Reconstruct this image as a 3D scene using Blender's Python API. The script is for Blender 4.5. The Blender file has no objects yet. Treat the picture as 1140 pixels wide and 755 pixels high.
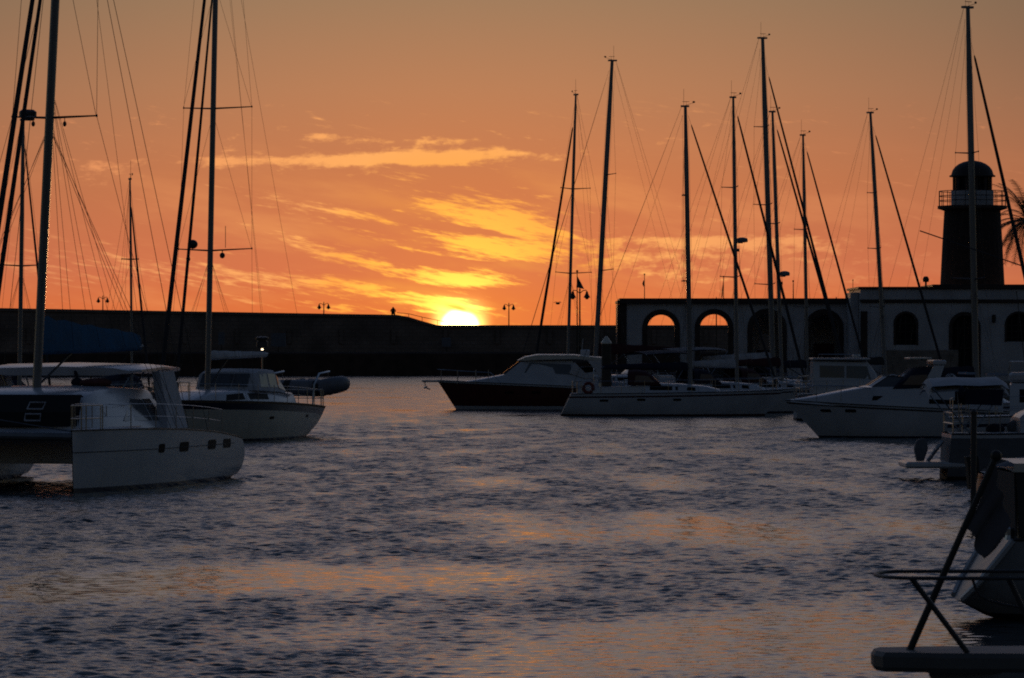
import bpy, math, random
from mathutils import Vector, Matrix
random.seed(7)
R = math.radians
PI = math.pi
scene = bpy.context.scene
COL = scene.collection

# ------------------------------------------------------------------ camera
F, HOR, EYE = 4500.0, 385.0, 3.5          # focal length in photo pixels, horizon row, eye height (m)
cam = bpy.data.cameras.new('camera')
cam.sensor_width = 36.0
cam.lens = 36.0 * F / 1140.0
cam.shift_y = (HOR - 377.5) / 1140.0
cam.clip_start, cam.clip_end = 0.5, 20000
cam.dof.use_dof = True
cam.dof.focus_distance = 180
cam.dof.aperture_fstop = 16
camo = bpy.data.objects.new('camera', cam)
COL.objects.link(camo)
camo.location = (0, 0, EYE)
camo.rotation_euler = (PI / 2, 0, 0)
scene.camera = camo


def P(px, py, Y):
    """Photo pixel at a depth of Y metres -> world point."""
    return Vector(((px - 570) / F * Y, Y, EYE - (py - HOR) / F * Y))


def V3(*a): return Vector(a)


# ------------------------------------------------------------------ render look
scene.render.engine = 'CYCLES'
scene.view_settings.view_transform = 'Standard'
scene.view_settings.look = 'None'
scene.view_settings.exposure = 0
scene.view_settings.gamma = 1
scene.view_settings.use_curve_mapping = False
scene.cycles.use_denoising = False
scene.cycles.denoiser = 'OPENIMAGEDENOISE'
scene.cycles.max_bounces = 6
scene.cycles.filter_width = 1.9
scene.cycles.sample_clamp_indirect = 3

# ------------------------------------------------------------------ sky
SUN_EL, SUN_AZ = R(0.25), R(-0.74)        # low over the breakwater, a little left of straight ahead
world = bpy.data.worlds.new('World')
scene.world = world
world.use_nodes = True
nt = world.node_tree
N, LK = nt.nodes, nt.links
bg = N['Background']


def lnk(v, sock):
    if isinstance(v, bpy.types.NodeSocket):
        LK.new(v, sock)
    else:
        sock.default_value = v


def mth(op, a, b=0.0, c=0.0, clamp=False):
    n = N.new('ShaderNodeMath')
    n.operation = op
    n.use_clamp = clamp
    lnk(a, n.inputs[0]); lnk(b, n.inputs[1]); lnk(c, n.inputs[2])
    return n.outputs[0]


def add(a, b): return mth('ADD', a, b)
def sub(a, b): return mth('SUBTRACT', a, b)
def mul(a, b): return mth('MULTIPLY', a, b)
def div(a, b): return mth('DIVIDE', a, b)


def sstep(v, lo, hi):
    n = N.new('ShaderNodeMapRange')
    n.interpolation_type = 'SMOOTHSTEP'
    lnk(v, n.inputs[0])
    n.inputs[1].default_value, n.inputs[2].default_value = lo, hi
    return n.outputs[0]


def ramp(v, stops, scale):
    n = N.new('ShaderNodeValToRGB')
    els = n.color_ramp.elements
    while len(els) > 1:
        els.remove(els[-1])
    els[0].position = stops[0][0] / scale
    els[0].color = (*stops[0][1], 1)
    for p, c in stops[1:]:
        e = els.new(p / scale)
        e.color = (*c, 1)
    LK.new(mth('DIVIDE', v, scale, clamp=True), n.inputs[0])
    return n.outputs[0]


def mixc(f, a, b, mode='MIX'):
    n = N.new('ShaderNodeMix')
    n.data_type = 'RGBA'
    n.blend_type = mode
    n.clamp_factor = False
    lnk(f, n.inputs[0])
    for v, s in ((a, n.inputs[6]), (b, n.inputs[7])):
        if isinstance(v, tuple):
            s.default_value = (*v, 1)
        else:
            LK.new(v, s)
    return n.outputs[2]


tc = N.new('ShaderNodeTexCoord')
sx = N.new('ShaderNodeSeparateXYZ')
LK.new(tc.outputs['Generated'], sx.inputs[0])
dx, dy, dz = sx.outputs
# azimuth and elevation of the sky direction, in units of 1/4500 radian
U = mul(mth('ARCTAN2', dx, dy), F)
V = mul(mth('ARCSINE', dz), F)


def fbm(ax, ay, rot, seed, detail=5, rough=0.55, lac=2.1):
    """Cloud noise over (U, V); ax, ay = feature size along and across the streak, rot = streak tilt."""
    c, s = math.cos(rot), math.sin(rot)
    a = div(add(mul(U, c), mul(V, s)), ax)
    b = div(sub(mul(V, c), mul(U, s)), ay)
    n = N.new('ShaderNodeCombineXYZ')
    lnk(a, n.inputs[0]); lnk(b, n.inputs[1]); n.inputs[2].default_value = seed
    t = N.new('ShaderNodeTexNoise')
    t.inputs['Scale'].default_value = 1
    t.inputs['Detail'].default_value = detail
    t.inputs['Roughness'].default_value = rough
    t.inputs['Lacunarity'].default_value = lac
    LK.new(n.outputs[0], t.inputs['Vector'])
    return t.outputs[0]


def blob(px, py, rx, ry, rot=0.0, k=1.0):
    """A soft elongated patch of cloud around one direction of the sky."""
    u, v = px - 570, HOR - py
    c, s = math.cos(rot), math.sin(rot)
    a = div(add(mul(sub(U, u), c), mul(sub(V, v), s)), rx)
    b = div(sub(mul(sub(V, v), c), mul(sub(U, u), s)), ry)
    r2 = add(mul(a, a), mul(b, b))
    return mul(mth('EXPONENT', mul(r2, -1.0)), k)


def total(lst):
    o = lst[0]
    for x in lst[1:]:
        o = add(o, x)
    return o


su, sv = SUN_AZ * F, SUN_EL * F
du, dv = sub(U, su), sub(V, sv)
r = mth('SQRT', add(mul(du, du), mul(dv, dv)))

base = ramp(V, [(0, (.74, .165, .046)), (45, (.72, .165, .052)), (85, (.65, .170, .073)), (185, (.570, .190, .078)),
                (285, (.465, .208, .100)), (385, (.340, .200, .110)), (440, (.262, .198, .145)), (540, (.165, .192, .216)), (1150, (.132, .200, .282))], 1150)
# darker and duller away from the sun
edge = mth('POWER', mth('MINIMUM', div(mth('ABSOLUTE', du), 620), 2.0), 2.0)
hi = sstep(V, 0, 380)
base = mixc(mth('MULTIPLY', edge, add(0.12, mul(hi, 0.30)), clamp=True), base, (.10, .072, .055))

# clouds: flat streaks and slanting wisps
n_flat = fbm(70, 13, R(-1), 1.3, 6, .62)
n_wisp = fbm(105, 15, R(-13), 4.7, 7, .66)
n_fine = fbm(30, 4.5, R(-9), 9.1, 5, .62)
n_puff = fbm(20, 9, R(4), 6.6, 5, .6)
n_big = fbm(210, 42, R(-9), 2.2, 4, .55)
flat = total([blob(270, 180, 95, 7, 0, .85), blob(400, 179, 100, 8, 0, 1.0), blob(500, 175, 100, 9, 0, 1.1), blob(455, 158, 85, 6, 0, .75), blob(362, 152, 22, 5, 0, .85), blob(545, 170, 50, 6, 0, .5),
              blob(125, 189, 32, 9, 0, .8), blob(68, 172, 16, 9, 0, .6), blob(30, 192, 60, 12, 0, .5),
              blob(780, 268, 150, 7, 0, .72), blob(930, 300, 190, 22, 0, .34), blob(720, 292, 130, 22, 0, .62), blob(1010, 178, 60, 3, 0, .6), blob(860, 275, 130, 10, 0, .5)])
wisp = total([blob(528, 236, 80, 17, R(-9), 1.28), blob(385, 236, 70, 6, R(-10), .80), blob(590, 255, 60, 14, R(-12), .7), blob(560, 276, 95, 14, R(-6), 1.25),
              blob(345, 276, 70, 8, R(-18), .68), blob(430, 297, 75, 9, R(-15), .66), blob(400, 262, 60, 6, R(-14), .45), blob(522, 309, 46, 13, R(-4), 1.15), blob(520, 256, 110, 3.5, R(-9), -.75), blob(545, 294, 95, 3.5, R(-4), -.8), blob(575, 327, 60, 7, R(-3), -.8), blob(440, 281, 80, 4, R(-14), -.55), blob(470, 322, 60, 4, R(-8), -.5), blob(508, 333, 48, 8, 0, .75),
              blob(310, 318, 150, 20, R(-8), .42), blob(120, 300, 170, 22, R(-6), .40), blob(440, 325, 110, 12, R(-6), .55), blob(500, 345, 120, 8, 0, .5), blob(590, 216, 60, 6, R(-12), .6)])
cf = sstep(add(add(flat, mul(sub(n_flat, .5), 1.9)), mul(sub(n_puff, .5), 2.1)), .34, 1.2)
cw = sstep(add(add(wisp, mul(sub(n_wisp, .5), 2.8)), mul(sub(n_fine, .5), 2.3)), .30, 1.22)
veil = mul(mul(sstep(n_big, .45, .75), sstep(V, 260, 110)), .38)
cloud = mul(mth('MINIMUM', mth('MAXIMUM', mth('MAXIMUM', cf, cw), veil), 1.0), sstep(V, 285, 246))
ccol = ramp(r, [(0, (1.6, 1.0, .22)), (45, (1.35, .78, .12)), (90, (1.12, .56, .075)), (150, (1.02, .42, .07)), (215, (1.02, .445, .13)),
                (330, (.92, .37, .13)), (520, (.76, .275, .115)), (1000, (.52, .21, .10))], 1000)
sky = mixc(mul(cloud, .92), base, ccol)
# darker gaps between the wisps close to the sun
gap = mul(mul(sub(1.0, cw), mth('EXPONENT', div(r, -120))), .42)
sky = mixc(gap, sky, (.50, .13, .035))
# aureole and the disc itself
g1 = mul(mth('EXPONENT', mul(mth('POWER', div(du, 27), 4.0), -1.0)), mth('EXPONENT', mul(mth('POWER', div(dv, 19.5), 2.0), -1.0)))
g2 = mth('EXPONENT', div(r, -46))
g3 = mth('EXPONENT', div(r, -170))
sky = mixc(mul(g1, 1.0), sky, (3.0, 1.9, .45), 'ADD')
sky = mixc(mul(g2, add(.15, mul(cw, .85))), sky, (1.25, .50, .02), 'ADD')
sky = mixc(mul(g3, 1.0), sky, (.20, .06, .0), 'ADD')
disc = sstep(r, 24.5, 16.0)
sky = mixc(disc, sky, (7.0, 4.6, 2.0))
sky = mixc(blob(512, 343.5, 17, 3.6, R(-15), .97), sky, (1.25, .66, .06))

nish = N.new('ShaderNodeTexSky')
nish.sky_type = 'NISHITA'
nish.sun_disc = False
nish.sun_elevation = SUN_EL
nish.sun_rotation = SUN_AZ
nish.altitude = 0
west = add(.62, mul(sstep(dy, -.4, .9), .78))        # the side of the sky away from the sunset is dimmer
high = mixc(1.0, nish.outputs[0], (.100, .130, .200), 'MULTIPLY')
hm = N.new('ShaderNodeVectorMath'); hm.operation = 'SCALE'
LK.new(high, hm.inputs[0]); LK.new(west, hm.inputs['Scale'])
high = hm.outputs[0]
m = mul(sstep(V, 1150, 420), sstep(mth('ABSOLUTE', du), 3600, 900))
final = mixc(m, high, sky)
LK.new(final, bg.inputs[0])
bg.inputs[1].default_value = 1.0

# ------------------------------------------------------------------ sun
sun = bpy.data.lights.new('sun', 'SUN')
sun.energy = 2.0
sun.angle = R(0.53)
sun.color = (1.0, .50, .20)
suno = bpy.data.objects.new('sun', sun)
COL.objects.link(suno)
sd = Vector((math.sin(SUN_AZ) * math.cos(SUN_EL), math.cos(SUN_AZ) * math.cos(SUN_EL), math.sin(SUN_EL)))
suno.rotation_euler = sd.to_track_quat('Z', 'Y').to_euler()
suno.location = (0, 400, 60)

# ------------------------------------------------------------------ materials


def mat(name, col, rough=.5, metal=0.0, var=.12, scale=3.0, bump=0.0, bscale=20.0, emit=None, streak=0.0):
    m_ = bpy.data.materials.new(name)
    m_.use_nodes = True
    t = m_.node_tree
    n, l = t.nodes, t.links
    p = n['Principled BSDF']
    p.inputs['Metallic'].default_value = metal
    co = n.new('ShaderNodeTexCoord')
    ns = n.new('ShaderNodeTexNoise')
    ns.inputs['Scale'].default_value = scale
    ns.inputs['Detail'].default_value = 5
    src = co.outputs['Object']
    if streak:
        mp = n.new('ShaderNodeMapping')
        mp.inputs['Scale'].default_value = (1, 1, streak)
        l.new(src, mp.inputs[0]); src = mp.outputs[0]
    l.new(src, ns.inputs['Vector'])
    cr = n.new('ShaderNodeValToRGB')
    cr.color_ramp.elements[0].position, cr.color_ramp.elements[1].position = .3, .72
    cr.color_ramp.elements[0].color = (*[c * (1 - 2 * var) for c in col], 1)
    cr.color_ramp.elements[1].color = (*[min(1, c * (1 + var)) for c in col], 1)
    l.new(ns.outputs[0], cr.inputs[0])
    l.new(cr.outputs[0], p.inputs['Base Color'])
    rr = n.new('ShaderNodeMapRange')
    rr.inputs[3].default_value, rr.inputs[4].default_value = max(.03, rough - .1), min(1, rough + .12)
    l.new(ns.outputs[0], rr.inputs[0])
    l.new(rr.outputs[0], p.inputs['Roughness'])
    if bump:
        n2 = n.new('ShaderNodeTexNoise')
        n2.inputs['Scale'].default_value = bscale
        n2.inputs['Detail'].default_value = 4
        l.new(co.outputs['Object'], n2.inputs['Vector'])
        b = n.new('ShaderNodeBump')
        b.inputs['Distance'].default_value = bump
        l.new(n2.outputs[0], b.inputs['Height'])
        l.new(b.outputs[0], p.inputs['Normal'])
    if emit:
        p.inputs['Emission Color'].default_value = (*emit[0], 1)
        p.inputs['Emission Strength'].default_value = emit[1]
    return m_


GEL = mat('white_gelcoat', (.50, .52, .58), .22, var=.07, scale=1.2)
CREAM = mat('cream_gelcoat', (.62, .60, .55), .28, var=.08, scale=1.5)
DECK = mat('deck_paint', (.52, .54, .58), .6, var=.1, scale=4, bump=.002, bscale=60)
PAINT = mat('matt_white_paint', (.46, .48, .54), .8, var=.08)
NAVY = mat('navy_paint', (.010, .013, .045), .25)
MAROON = mat('dark_maroon_paint', (.085, .020, .017), .22)
ANTI = mat('antifouling', (.020, .012, .014), .7)
ANTIRED = mat('red_antifouling', (.07, .015, .018), .7)
ALU = mat('anodised_aluminium', (.20, .21, .235), .42, .55, var=.15, scale=2, streak=.1)
ALUDK = mat('dark_aluminium', (.06, .06, .068), .5, .4)
STEEL = mat('stainless_steel', (.42, .43, .45), .25, .9)
WIRE = mat('rigging_wire', (.05, .05, .055), .5, .4)
GLASS = mat('dark_glass', (.010, .012, .016), .3, var=.05)
CLEAR = mat('grey_tinted_glass', (.09, .10, .12), .08, var=.05)
BURG = mat('burgundy_canvas', (.055, .010, .016), .85, bump=.01, bscale=9)
BLUE = mat('blue_canvas', (.010, .105, .23), .85, bump=.015, bscale=6)
NAVYC = mat('navy_canvas', (.008, .010, .035), .85, bump=.01, bscale=8)
BLACKC = mat('black_canvas', (.040, .040, .046), .9, bump=.01, bscale=8)
OFFW = mat('off_white_canvas', (.46, .47, .52), .85, bump=.01, bscale=8)
GREYC = mat('grey_canvas', (.13, .14, .17), .85, bump=.01, bscale=8)
SAILUV = mat('furled_sailcloth', (.035, .035, .045), .85, bump=.006, bscale=12)
RUBBER = mat('black_rubber', (.015, .015, .016), .7)
HYPAL = mat('grey_hypalon', (.17, .18, .22), .55)
RED = mat('red_plastic', (.16, .015, .015), .5)
TEAK = mat('weathered_teak', (.16, .11, .075), .7, var=.25, scale=6)
LITE = mat('lit_bulb', (.8, .7, .5), .5, emit=((1, .78, .5), 3))
STUCCO = mat('white_stucco', (.46, .47, .51), .9, var=.12, scale=.7, bump=.01, bscale=14)
TRIM = mat('dark_lava_stone', (.050, .036, .034), .85, var=.3, scale=3, bump=.02, bscale=9)
DOME = mat('dome_plaster', (.035, .03, .03), .7, var=.2)
TOWER = mat('dark_basalt_masonry', (.030, .022, .022), .9, var=.35, scale=4, bump=.04, bscale=5)
WALLM = mat('breakwater_concrete', (.20, .155, .135), .9, var=.22, scale=.35, bump=.05, bscale=1.5)
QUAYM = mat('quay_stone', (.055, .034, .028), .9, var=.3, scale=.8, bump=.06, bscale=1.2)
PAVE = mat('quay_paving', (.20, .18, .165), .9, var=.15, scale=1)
IRON = mat('black_iron', (.015, .014, .014), .6)
CLOTH = mat('dark_flag_cloth', (.10, .095, .11), .9, bump=.01, bscale=8)
LEAF = mat('palm_leaf', (.035, .045, .015), .6, var=.3)
BARK = mat('palm_bark', (.06, .045, .035), .9, var=.3, bump=.03)
SKIN = mat('dark_clothing', (.03, .028, .03), .9)
WOODP = mat('pile_wood', (.06, .05, .04), .85, var=.25, scale=3)

GLASS.node_tree.nodes['Principled BSDF'].inputs['Specular IOR Level'].default_value = .02
# coursed blocks of the breakwater
_t = WALLM.node_tree
_p = _t.nodes['Principled BSDF']
_src = _p.inputs['Base Color'].links[0].from_socket
_co = _t.nodes.new('ShaderNodeTexCoord')
_s = _t.nodes.new('ShaderNodeSeparateXYZ'); _t.links.new(_co.outputs['Object'], _s.inputs[0])
_c = _t.nodes.new('ShaderNodeCombineXYZ'); _t.links.new(_s.outputs[0], _c.inputs[0]); _t.links.new(_s.outputs[2], _c.inputs[1])
_b = _t.nodes.new('ShaderNodeTexBrick'); _t.links.new(_c.outputs[0], _b.inputs['Vector'])
_b.inputs['Scale'].default_value = .55
_b.inputs['Color1'].default_value = (1, 1, 1, 1); _b.inputs['Color2'].default_value = (.86, .85, .84, 1); _b.inputs['Mortar'].default_value = (.74, .73, .72, 1)
_b.inputs['Mortar Size'].default_value = .03
_m = _t.nodes.new('ShaderNodeMix'); _m.data_type = 'RGBA'; _m.blend_type = 'MULTIPLY'; _m.inputs[0].default_value = 1
_t.links.new(_src, _m.inputs[6]); _t.links.new(_b.outputs[0], _m.inputs[7]); _t.links.new(_m.outputs[2], _p.inputs['Base Color'])

# ------------------------------------------------------------------ water
wm = bpy.data.materials.new('harbour_water')
wm.use_nodes = True
t = wm.node_tree
n, l = t.nodes, t.links
pb = n['Principled BSDF']
pb.inputs['Base Color'].default_value = (.034, .054, .068, 1)
pb.inputs['IOR'].default_value = 1.333
geo = n.new('ShaderNodeNewGeometry')
at_ = n.new('ShaderNodeAttribute')
at_.attribute_name = 'ruffle'
mr = n.new('ShaderNodeMapRange')
l.new(at_.outputs['Fac'], mr.inputs[0])
mr.inputs[3].default_value, mr.inputs[4].default_value = .06, .20
l.new(mr.outputs[0], pb.inputs['Roughness'])
mp = n.new('ShaderNodeMapping')
mp.inputs['Scale'].default_value = (5.0, 6.5, 1)
l.new(geo.outputs['Position'], mp.inputs[0])
q_ = n.new('ShaderNodeTexNoise')
q_.inputs['Scale'].default_value = 1
q_.inputs['Detail'].default_value = 3
l.new(mp.outputs[0], q_.inputs['Vector'])
ma = n.new('ShaderNodeMath'); ma.operation = 'MULTIPLY_ADD'
l.new(at_.outputs['Fac'], ma.inputs[0]); ma.inputs[1].default_value, ma.inputs[2].default_value = .035, .004
mm_ = n.new('ShaderNodeMath'); mm_.operation = 'MULTIPLY'
l.new(ma.outputs[0], mm_.inputs[0]); l.new(q_.outputs[0], mm_.inputs[1])
bp = n.new('ShaderNodeBump')
bp.inputs['Strength'].default_value = 1
bp.inputs['Distance'].default_value = 1
l.new(mm_.outputs[0], bp.inputs['Height'])
l.new(bp.outputs[0], pb.inputs['Normal'])

import numpy as np


def make_water():
    """One sheet to the horizon; the harbour basin in it is a real wind-rippled surface."""
    rg = np.random.default_rng(11)
    STEP, Y0, Y1 = .00075, 36.0, 500.0
    ny = int(math.log(Y1 / Y0) / STEP) + 1
    ys = Y0 * np.exp(np.arange(ny) * STEP)
    nx = 350
    fx = np.linspace(-.17, .17, nx)
    Yg, Fg = np.meshgrid(ys, fx, indexing='ij')
    Xg = Fg * Yg
    # calm and ruffled patches of the wind (metres)
    calm = np.zeros_like(Xg)
    for px, py, rx, ry, k in CALM:
        cy = EYE * F / (py - HOR); cx = (px - 570) / F * cy
        calm += k * np.exp(-((Xg - cx) / rx) ** 2 - ((Yg - cy) / ry) ** 2)
    low = np.zeros_like(Xg)
    for _ in range(26):
        lam = rg.uniform(7, 26); a = rg.uniform(0, PI)
        low += np.sin((Xg * math.cos(a) * 2.2 + Yg * math.sin(a) * .8) * 2 * PI / lam + rg.uniform(0, 6.28))
    low /= 26 ** .5 * .707
    v = .90 - calm + low * .24
    v = np.clip((v + .08) / 1.10, 0, 1)
    ruf = v * v * (3 - 2 * v)
    gust = np.zeros_like(Xg)
    for _ in range(40):
        lam = rg.uniform(1.2, 5); a = rg.uniform(0, PI)
        gust += np.sin((Xg * math.cos(a) * 2.0 + Yg * math.sin(a) * .5) * 2 * PI / lam + rg.uniform(0, 6.28))
    gust /= 40 ** .5 * .707
    g = np.clip(.97 + .20 * gust, .4, 1.7)
    Z = np.zeros_like(Xg)
    norm = np.zeros_like(ys)
    comps = []
    for i in range(90):
        lam = .11 * (.52 / .11) ** (i / 89.0)
        comps.append((lam, PI / 2 + rg.normal(0, .62), rg.uniform(0, 6.28)))
    lmin = 3.1 * STEP * ys
    wts = []
    for lam, a, ph in comps:
        w = np.clip((lam - lmin) / (lmin * .35), 0, 1) * (1.0 if lam < .6 else .6)
        norm += w * w
        wts.append(w)
    norm = np.sqrt(2.0 / np.maximum(norm, 5))
    for (lam, a, ph), w in zip(comps, wts):
        k = 2 * PI / lam
        if w.max() <= 0: continue
        Z += (w * norm / k)[:, None] * np.sin(k * (Xg * math.cos(a) + Yg * math.sin(a)) + ph)
    Z *= (S_CALM + S_RUF * ruf * g)
    fade = np.clip((np.abs(.17 - np.abs(Fg))) / .01, 0, 1) * np.clip((Y1 - Yg) / 12, 0, 1) * np.clip((Yg - Y0) / 1.0, 0, 1)
    Z *= fade
    co = np.stack([Xg, Yg, Z], -1).reshape(-1, 3)
    nv = len(co)
    idx = np.arange(ny * nx).reshape(ny, nx)
    qd = np.stack([idx[:-1, :-1], idx[:-1, 1:], idx[1:, 1:], idx[1:, :-1]], -1).reshape(-1, 4)
    BIG = 6000.0
    out = np.array([(-BIG, -400, 0), (BIG, -400, 0), (BIG, 9000, 0), (-BIG, 9000, 0)], float)
    co = np.concatenate([co, out])
    a, b, c, d = idx[0, 0], idx[0, -1], idx[-1, -1], idx[-1, 0]
    # ring of flat water round the basin: triangles fan to the edge vertices
    tri = []
    o0, o1, o2, o3 = nv, nv + 1, nv + 2, nv + 3
    for e, o in ((idx[0, :], o0), (idx[:, -1], o1), (idx[-1, ::-1], o2), (idx[::-1, 0], o3)):
        st = e[::-1]
        tri.append(np.stack([st[:-1], st[1:], np.full(len(st) - 1, o)], -1))
    tri.append(np.array([(o0, o1, b), (o1, o2, c), (o2, o3, d), (o3, o0, a)]))
    tri = np.concatenate(tri)
    me = bpy.data.meshes.new('water')
    nl = qd.size + tri.size
    me.vertices.add(len(co)); me.vertices.foreach_set('co', co.ravel())
    me.loops.add(nl); me.loops.foreach_set('vertex_index', np.concatenate([qd.ravel(), tri.ravel()]).astype(np.int32))
    npoly = len(qd) + len(tri)
    me.polygons.add(npoly)
    ls = np.concatenate([np.arange(len(qd)) * 4, qd.size + np.arange(len(tri)) * 3]).astype(np.int32)
    me.polygons.foreach_set('loop_start', ls)
    me.polygons.foreach_set('loop_total', np.concatenate([np.full(len(qd), 4), np.full(len(tri), 3)]).astype(np.int32))
    me.polygons.foreach_set('use_smooth', np.ones(npoly, bool))
    at = me.attributes.new('ruffle', 'FLOAT', 'POINT')
    at.data.foreach_set('value', np.concatenate([(ruf * np.clip(g, 0, 1.3)).ravel(), np.ones(4)]).astype(np.float32))
    me.update(calc_edges=True)
    me.validate()
    me.materials.append(wm)
    o = bpy.data.objects.new('water', me)
    COL.objects.link(o)
    return o


# where the water lies calm: photo column, row, half sizes in metres, strength
CALM = [(490, 638, 2.2, 6.5, 1.0), (340, 645, 2.2, 4.5, .62), (820, 590, 4.4, 13, .55), (900, 690, 3.4, 8, .55), (215, 640, 1.5, 5, .62), (45, 655, 1.3, 6, .6), (770, 740, 3.4, 5, .45), (615, 490, 2.0, 8, .5)]
S_CALM, S_RUF = .060, .160

# ------------------------------------------------------------------ mesh builder




class MB:
    def __init__(s):
        s.v, s.f, s.m = [], [], []

    def face(s, pts, mi=0):
        i = len(s.v)
        s.v += [tuple(p) for p in pts]
        s.f.append(tuple(range(i, i + len(pts))))
        s.m.append(mi)

    def grid(s, rows, mi=0, closed=False, matf=None):
        """Rows of equally many points joined into quads."""
        i0 = len(s.v)
        w = len(rows[0])
        for rw in rows:
            s.v += [tuple(p) for p in rw]
        for i in range(len(rows) - 1):
            for j in range(w if closed else w - 1):
                k = (j + 1) % w
                s.f.append((i0 + i * w + j, i0 + i * w + k, i0 + (i + 1) * w + k, i0 + (i + 1) * w + j))
                s.m.append(matf(i, j) if matf else mi)
        return i0

    def ring_caps(s, i0, w, nrows, mi=0):
        s.f.append(tuple(i0 + j for j in reversed(range(w)))); s.m.append(mi)
        s.f.append(tuple(i0 + (nrows - 1) * w + j for j in range(w))); s.m.append(mi)

    def loft(s, rings, mi=0, caps=True, matf=None):
        i0 = s.grid(rings, mi, True, matf)
        if caps:
            s.ring_caps(i0, len(rings[0]), len(rings), mi)

    def box(s, c, d, rz=0.0, mi=0):
        c = Vector(c)
        cs, sn = math.cos(rz), math.sin(rz)

        def q(a, b, e):
            x, y = a * d[0] / 2, b * d[1] / 2
            return (c.x + x * cs - y * sn, c.y + x * sn + y * cs, c.z + e * d[2] / 2)
        lo = [q(-1, -1, -1), q(1, -1, -1), q(1, 1, -1), q(-1, 1, -1)]
        hi_ = [q(-1, -1, 1), q(1, -1, 1), q(1, 1, 1), q(-1, 1, 1)]
        s.loft([lo, hi_], mi)

    def rbox(s, c, d, b=.03, mi=0):
        """Box with chamfered edges."""
        rings = []
        for z, k in ((-d[2] / 2, b), (-d[2] / 2 + b, 0), (d[2] / 2 - b, 0), (d[2] / 2, b)):
            X, Y = d[0] / 2 - k, d[1] / 2 - k
            rings.append([(c[0] + sx_ * (X - b * (a == 1)), c[1] + sy_ * (Y - b * (a == 0)), c[2] + z)
                          for sx_, sy_, a in ((-1, -1, 0), (-1, -1, 1), (1, -1, 1), (1, -1, 0), (1, 1, 0), (1, 1, 1), (-1, 1, 1), (-1, 1, 0))])
        s.loft(rings, mi)

    def tube(s, pts, rad, k=6, mi=0, caps=True, ell=None):
        pts = [Vector(p) for p in pts]
        if not isinstance(rad, (list, tuple)):
            rad = [rad] * len(pts)
        rings = []
        for i, p in enumerate(pts):
            d = (pts[min(i + 1, len(pts) - 1)] - pts[max(i - 1, 0)])
            d.normalize()
            up = V3(0, 0, 1) if abs(d.z) < .9 else V3(1, 0, 0)
            a = d.cross(up).normalized()
            b = d.cross(a).normalized()
            if ell and abs(d.z) >= .9:
                a, b = V3(0, 1, 0), V3(1, 0, 0)
                e1, e2 = ell
            else:
                e1 = e2 = 1
            rings.append([p + (a * math.cos(2 * PI * j / k) * e1 + b * math.sin(2 * PI * j / k) * e2) * rad[i] for j in range(k)])
        s.loft(rings, mi, caps)

    def lathe(s, c, prof, k=16, mi=0, matf=None, caps=True):
        s.loft([[(c[0] + r_ * math.cos(2 * PI * j / k), c[1] + r_ * math.sin(2 * PI * j / k), c[2] + z) for j in range(k)] for r_, z in prof], mi, caps, matf)

    def ell(s, c, d, k=10, mi=0):
        prof = [(max(.001, math.sin(PI * i / 8)), -math.cos(PI * i / 8)) for i in range(9)]
        s.loft([[(c[0] + d[0] * r_ * math.cos(2 * PI * j / k), c[1] + d[1] * r_ * math.sin(2 * PI * j / k), c[2] + d[2] * z) for j in range(k)] for r_, z in prof], mi)

    def prism(s, poly, y0, y1, mi=0, f=None):
        """Outline in x-z, extruded along y."""
        f = f or (lambda x, y, z: (x, y, z))
        s.loft([[f(x, y0, z) for x, z in poly], [f(x, y1, z) for x, z in poly]], mi)

    def build(s, name, mats, parent=None, smooth=False, loc=None):
        me = bpy.data.meshes.new(name)
        me.from_pydata(s.v, [], s.f)
        if not isinstance(mats, (list, tuple)):
            mats = [mats]
        for q in mats:
            me.materials.append(q)
        me.polygons.foreach_set('material_index', s.m)
        if smooth:
            me.polygons.foreach_set('use_smooth', [True] * len(s.f))
            try:
                me.set_sharp_from_angle(angle=R(38))
            except Exception:
                pass
        me.update()
        import bmesh
        bm = bmesh.new(); bm.from_mesh(me)
        bmesh.ops.recalc_face_normals(bm, faces=bm.faces)
        bm.to_mesh(me); bm.free()
        o = bpy.data.objects.new(name, me)
        COL.objects.link(o)
        if parent is not None:
            o.parent = parent
        if loc is not None:
            o.location = loc
        return o


def tag(o, label=None, cat=None, group=None, kind=None):
    if label: o['label'] = label
    if cat: o['category'] = cat
    if group: o['group'] = group
    if kind: o['kind'] = kind
    return o


class Thing:
    def __init__(s, name, label, cat, loc, rz=0.0, group=None):
        o = bpy.data.objects.new(name, None)
        COL.objects.link(o)
        o.location = loc
        o.rotation_euler = (0, 0, rz)
        o.empty_display_size = .3
        s.o = tag(o, label, cat, group)
        s.mw = Matrix.Translation(Vector(loc)) @ Matrix.Rotation(rz, 4, 'Z')
        s.inv = s.mw.inverted()

    def L(s, p): return s.inv @ Vector(p)
    def W(s, p): return s.mw @ Vector(p)


# ------------------------------------------------------------------ setting: water, quays
tag(make_water(), kind='structure')

# quay along the breakwater (front edge) and the wall behind it
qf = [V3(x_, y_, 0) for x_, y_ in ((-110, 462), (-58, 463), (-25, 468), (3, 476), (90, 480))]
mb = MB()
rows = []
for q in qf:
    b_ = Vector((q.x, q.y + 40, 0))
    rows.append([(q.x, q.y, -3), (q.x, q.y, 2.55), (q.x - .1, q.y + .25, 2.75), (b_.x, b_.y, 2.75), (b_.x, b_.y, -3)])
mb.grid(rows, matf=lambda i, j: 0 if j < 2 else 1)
tag(mb.build('quay', [QUAYM, PAVE]), kind='structure')

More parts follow.
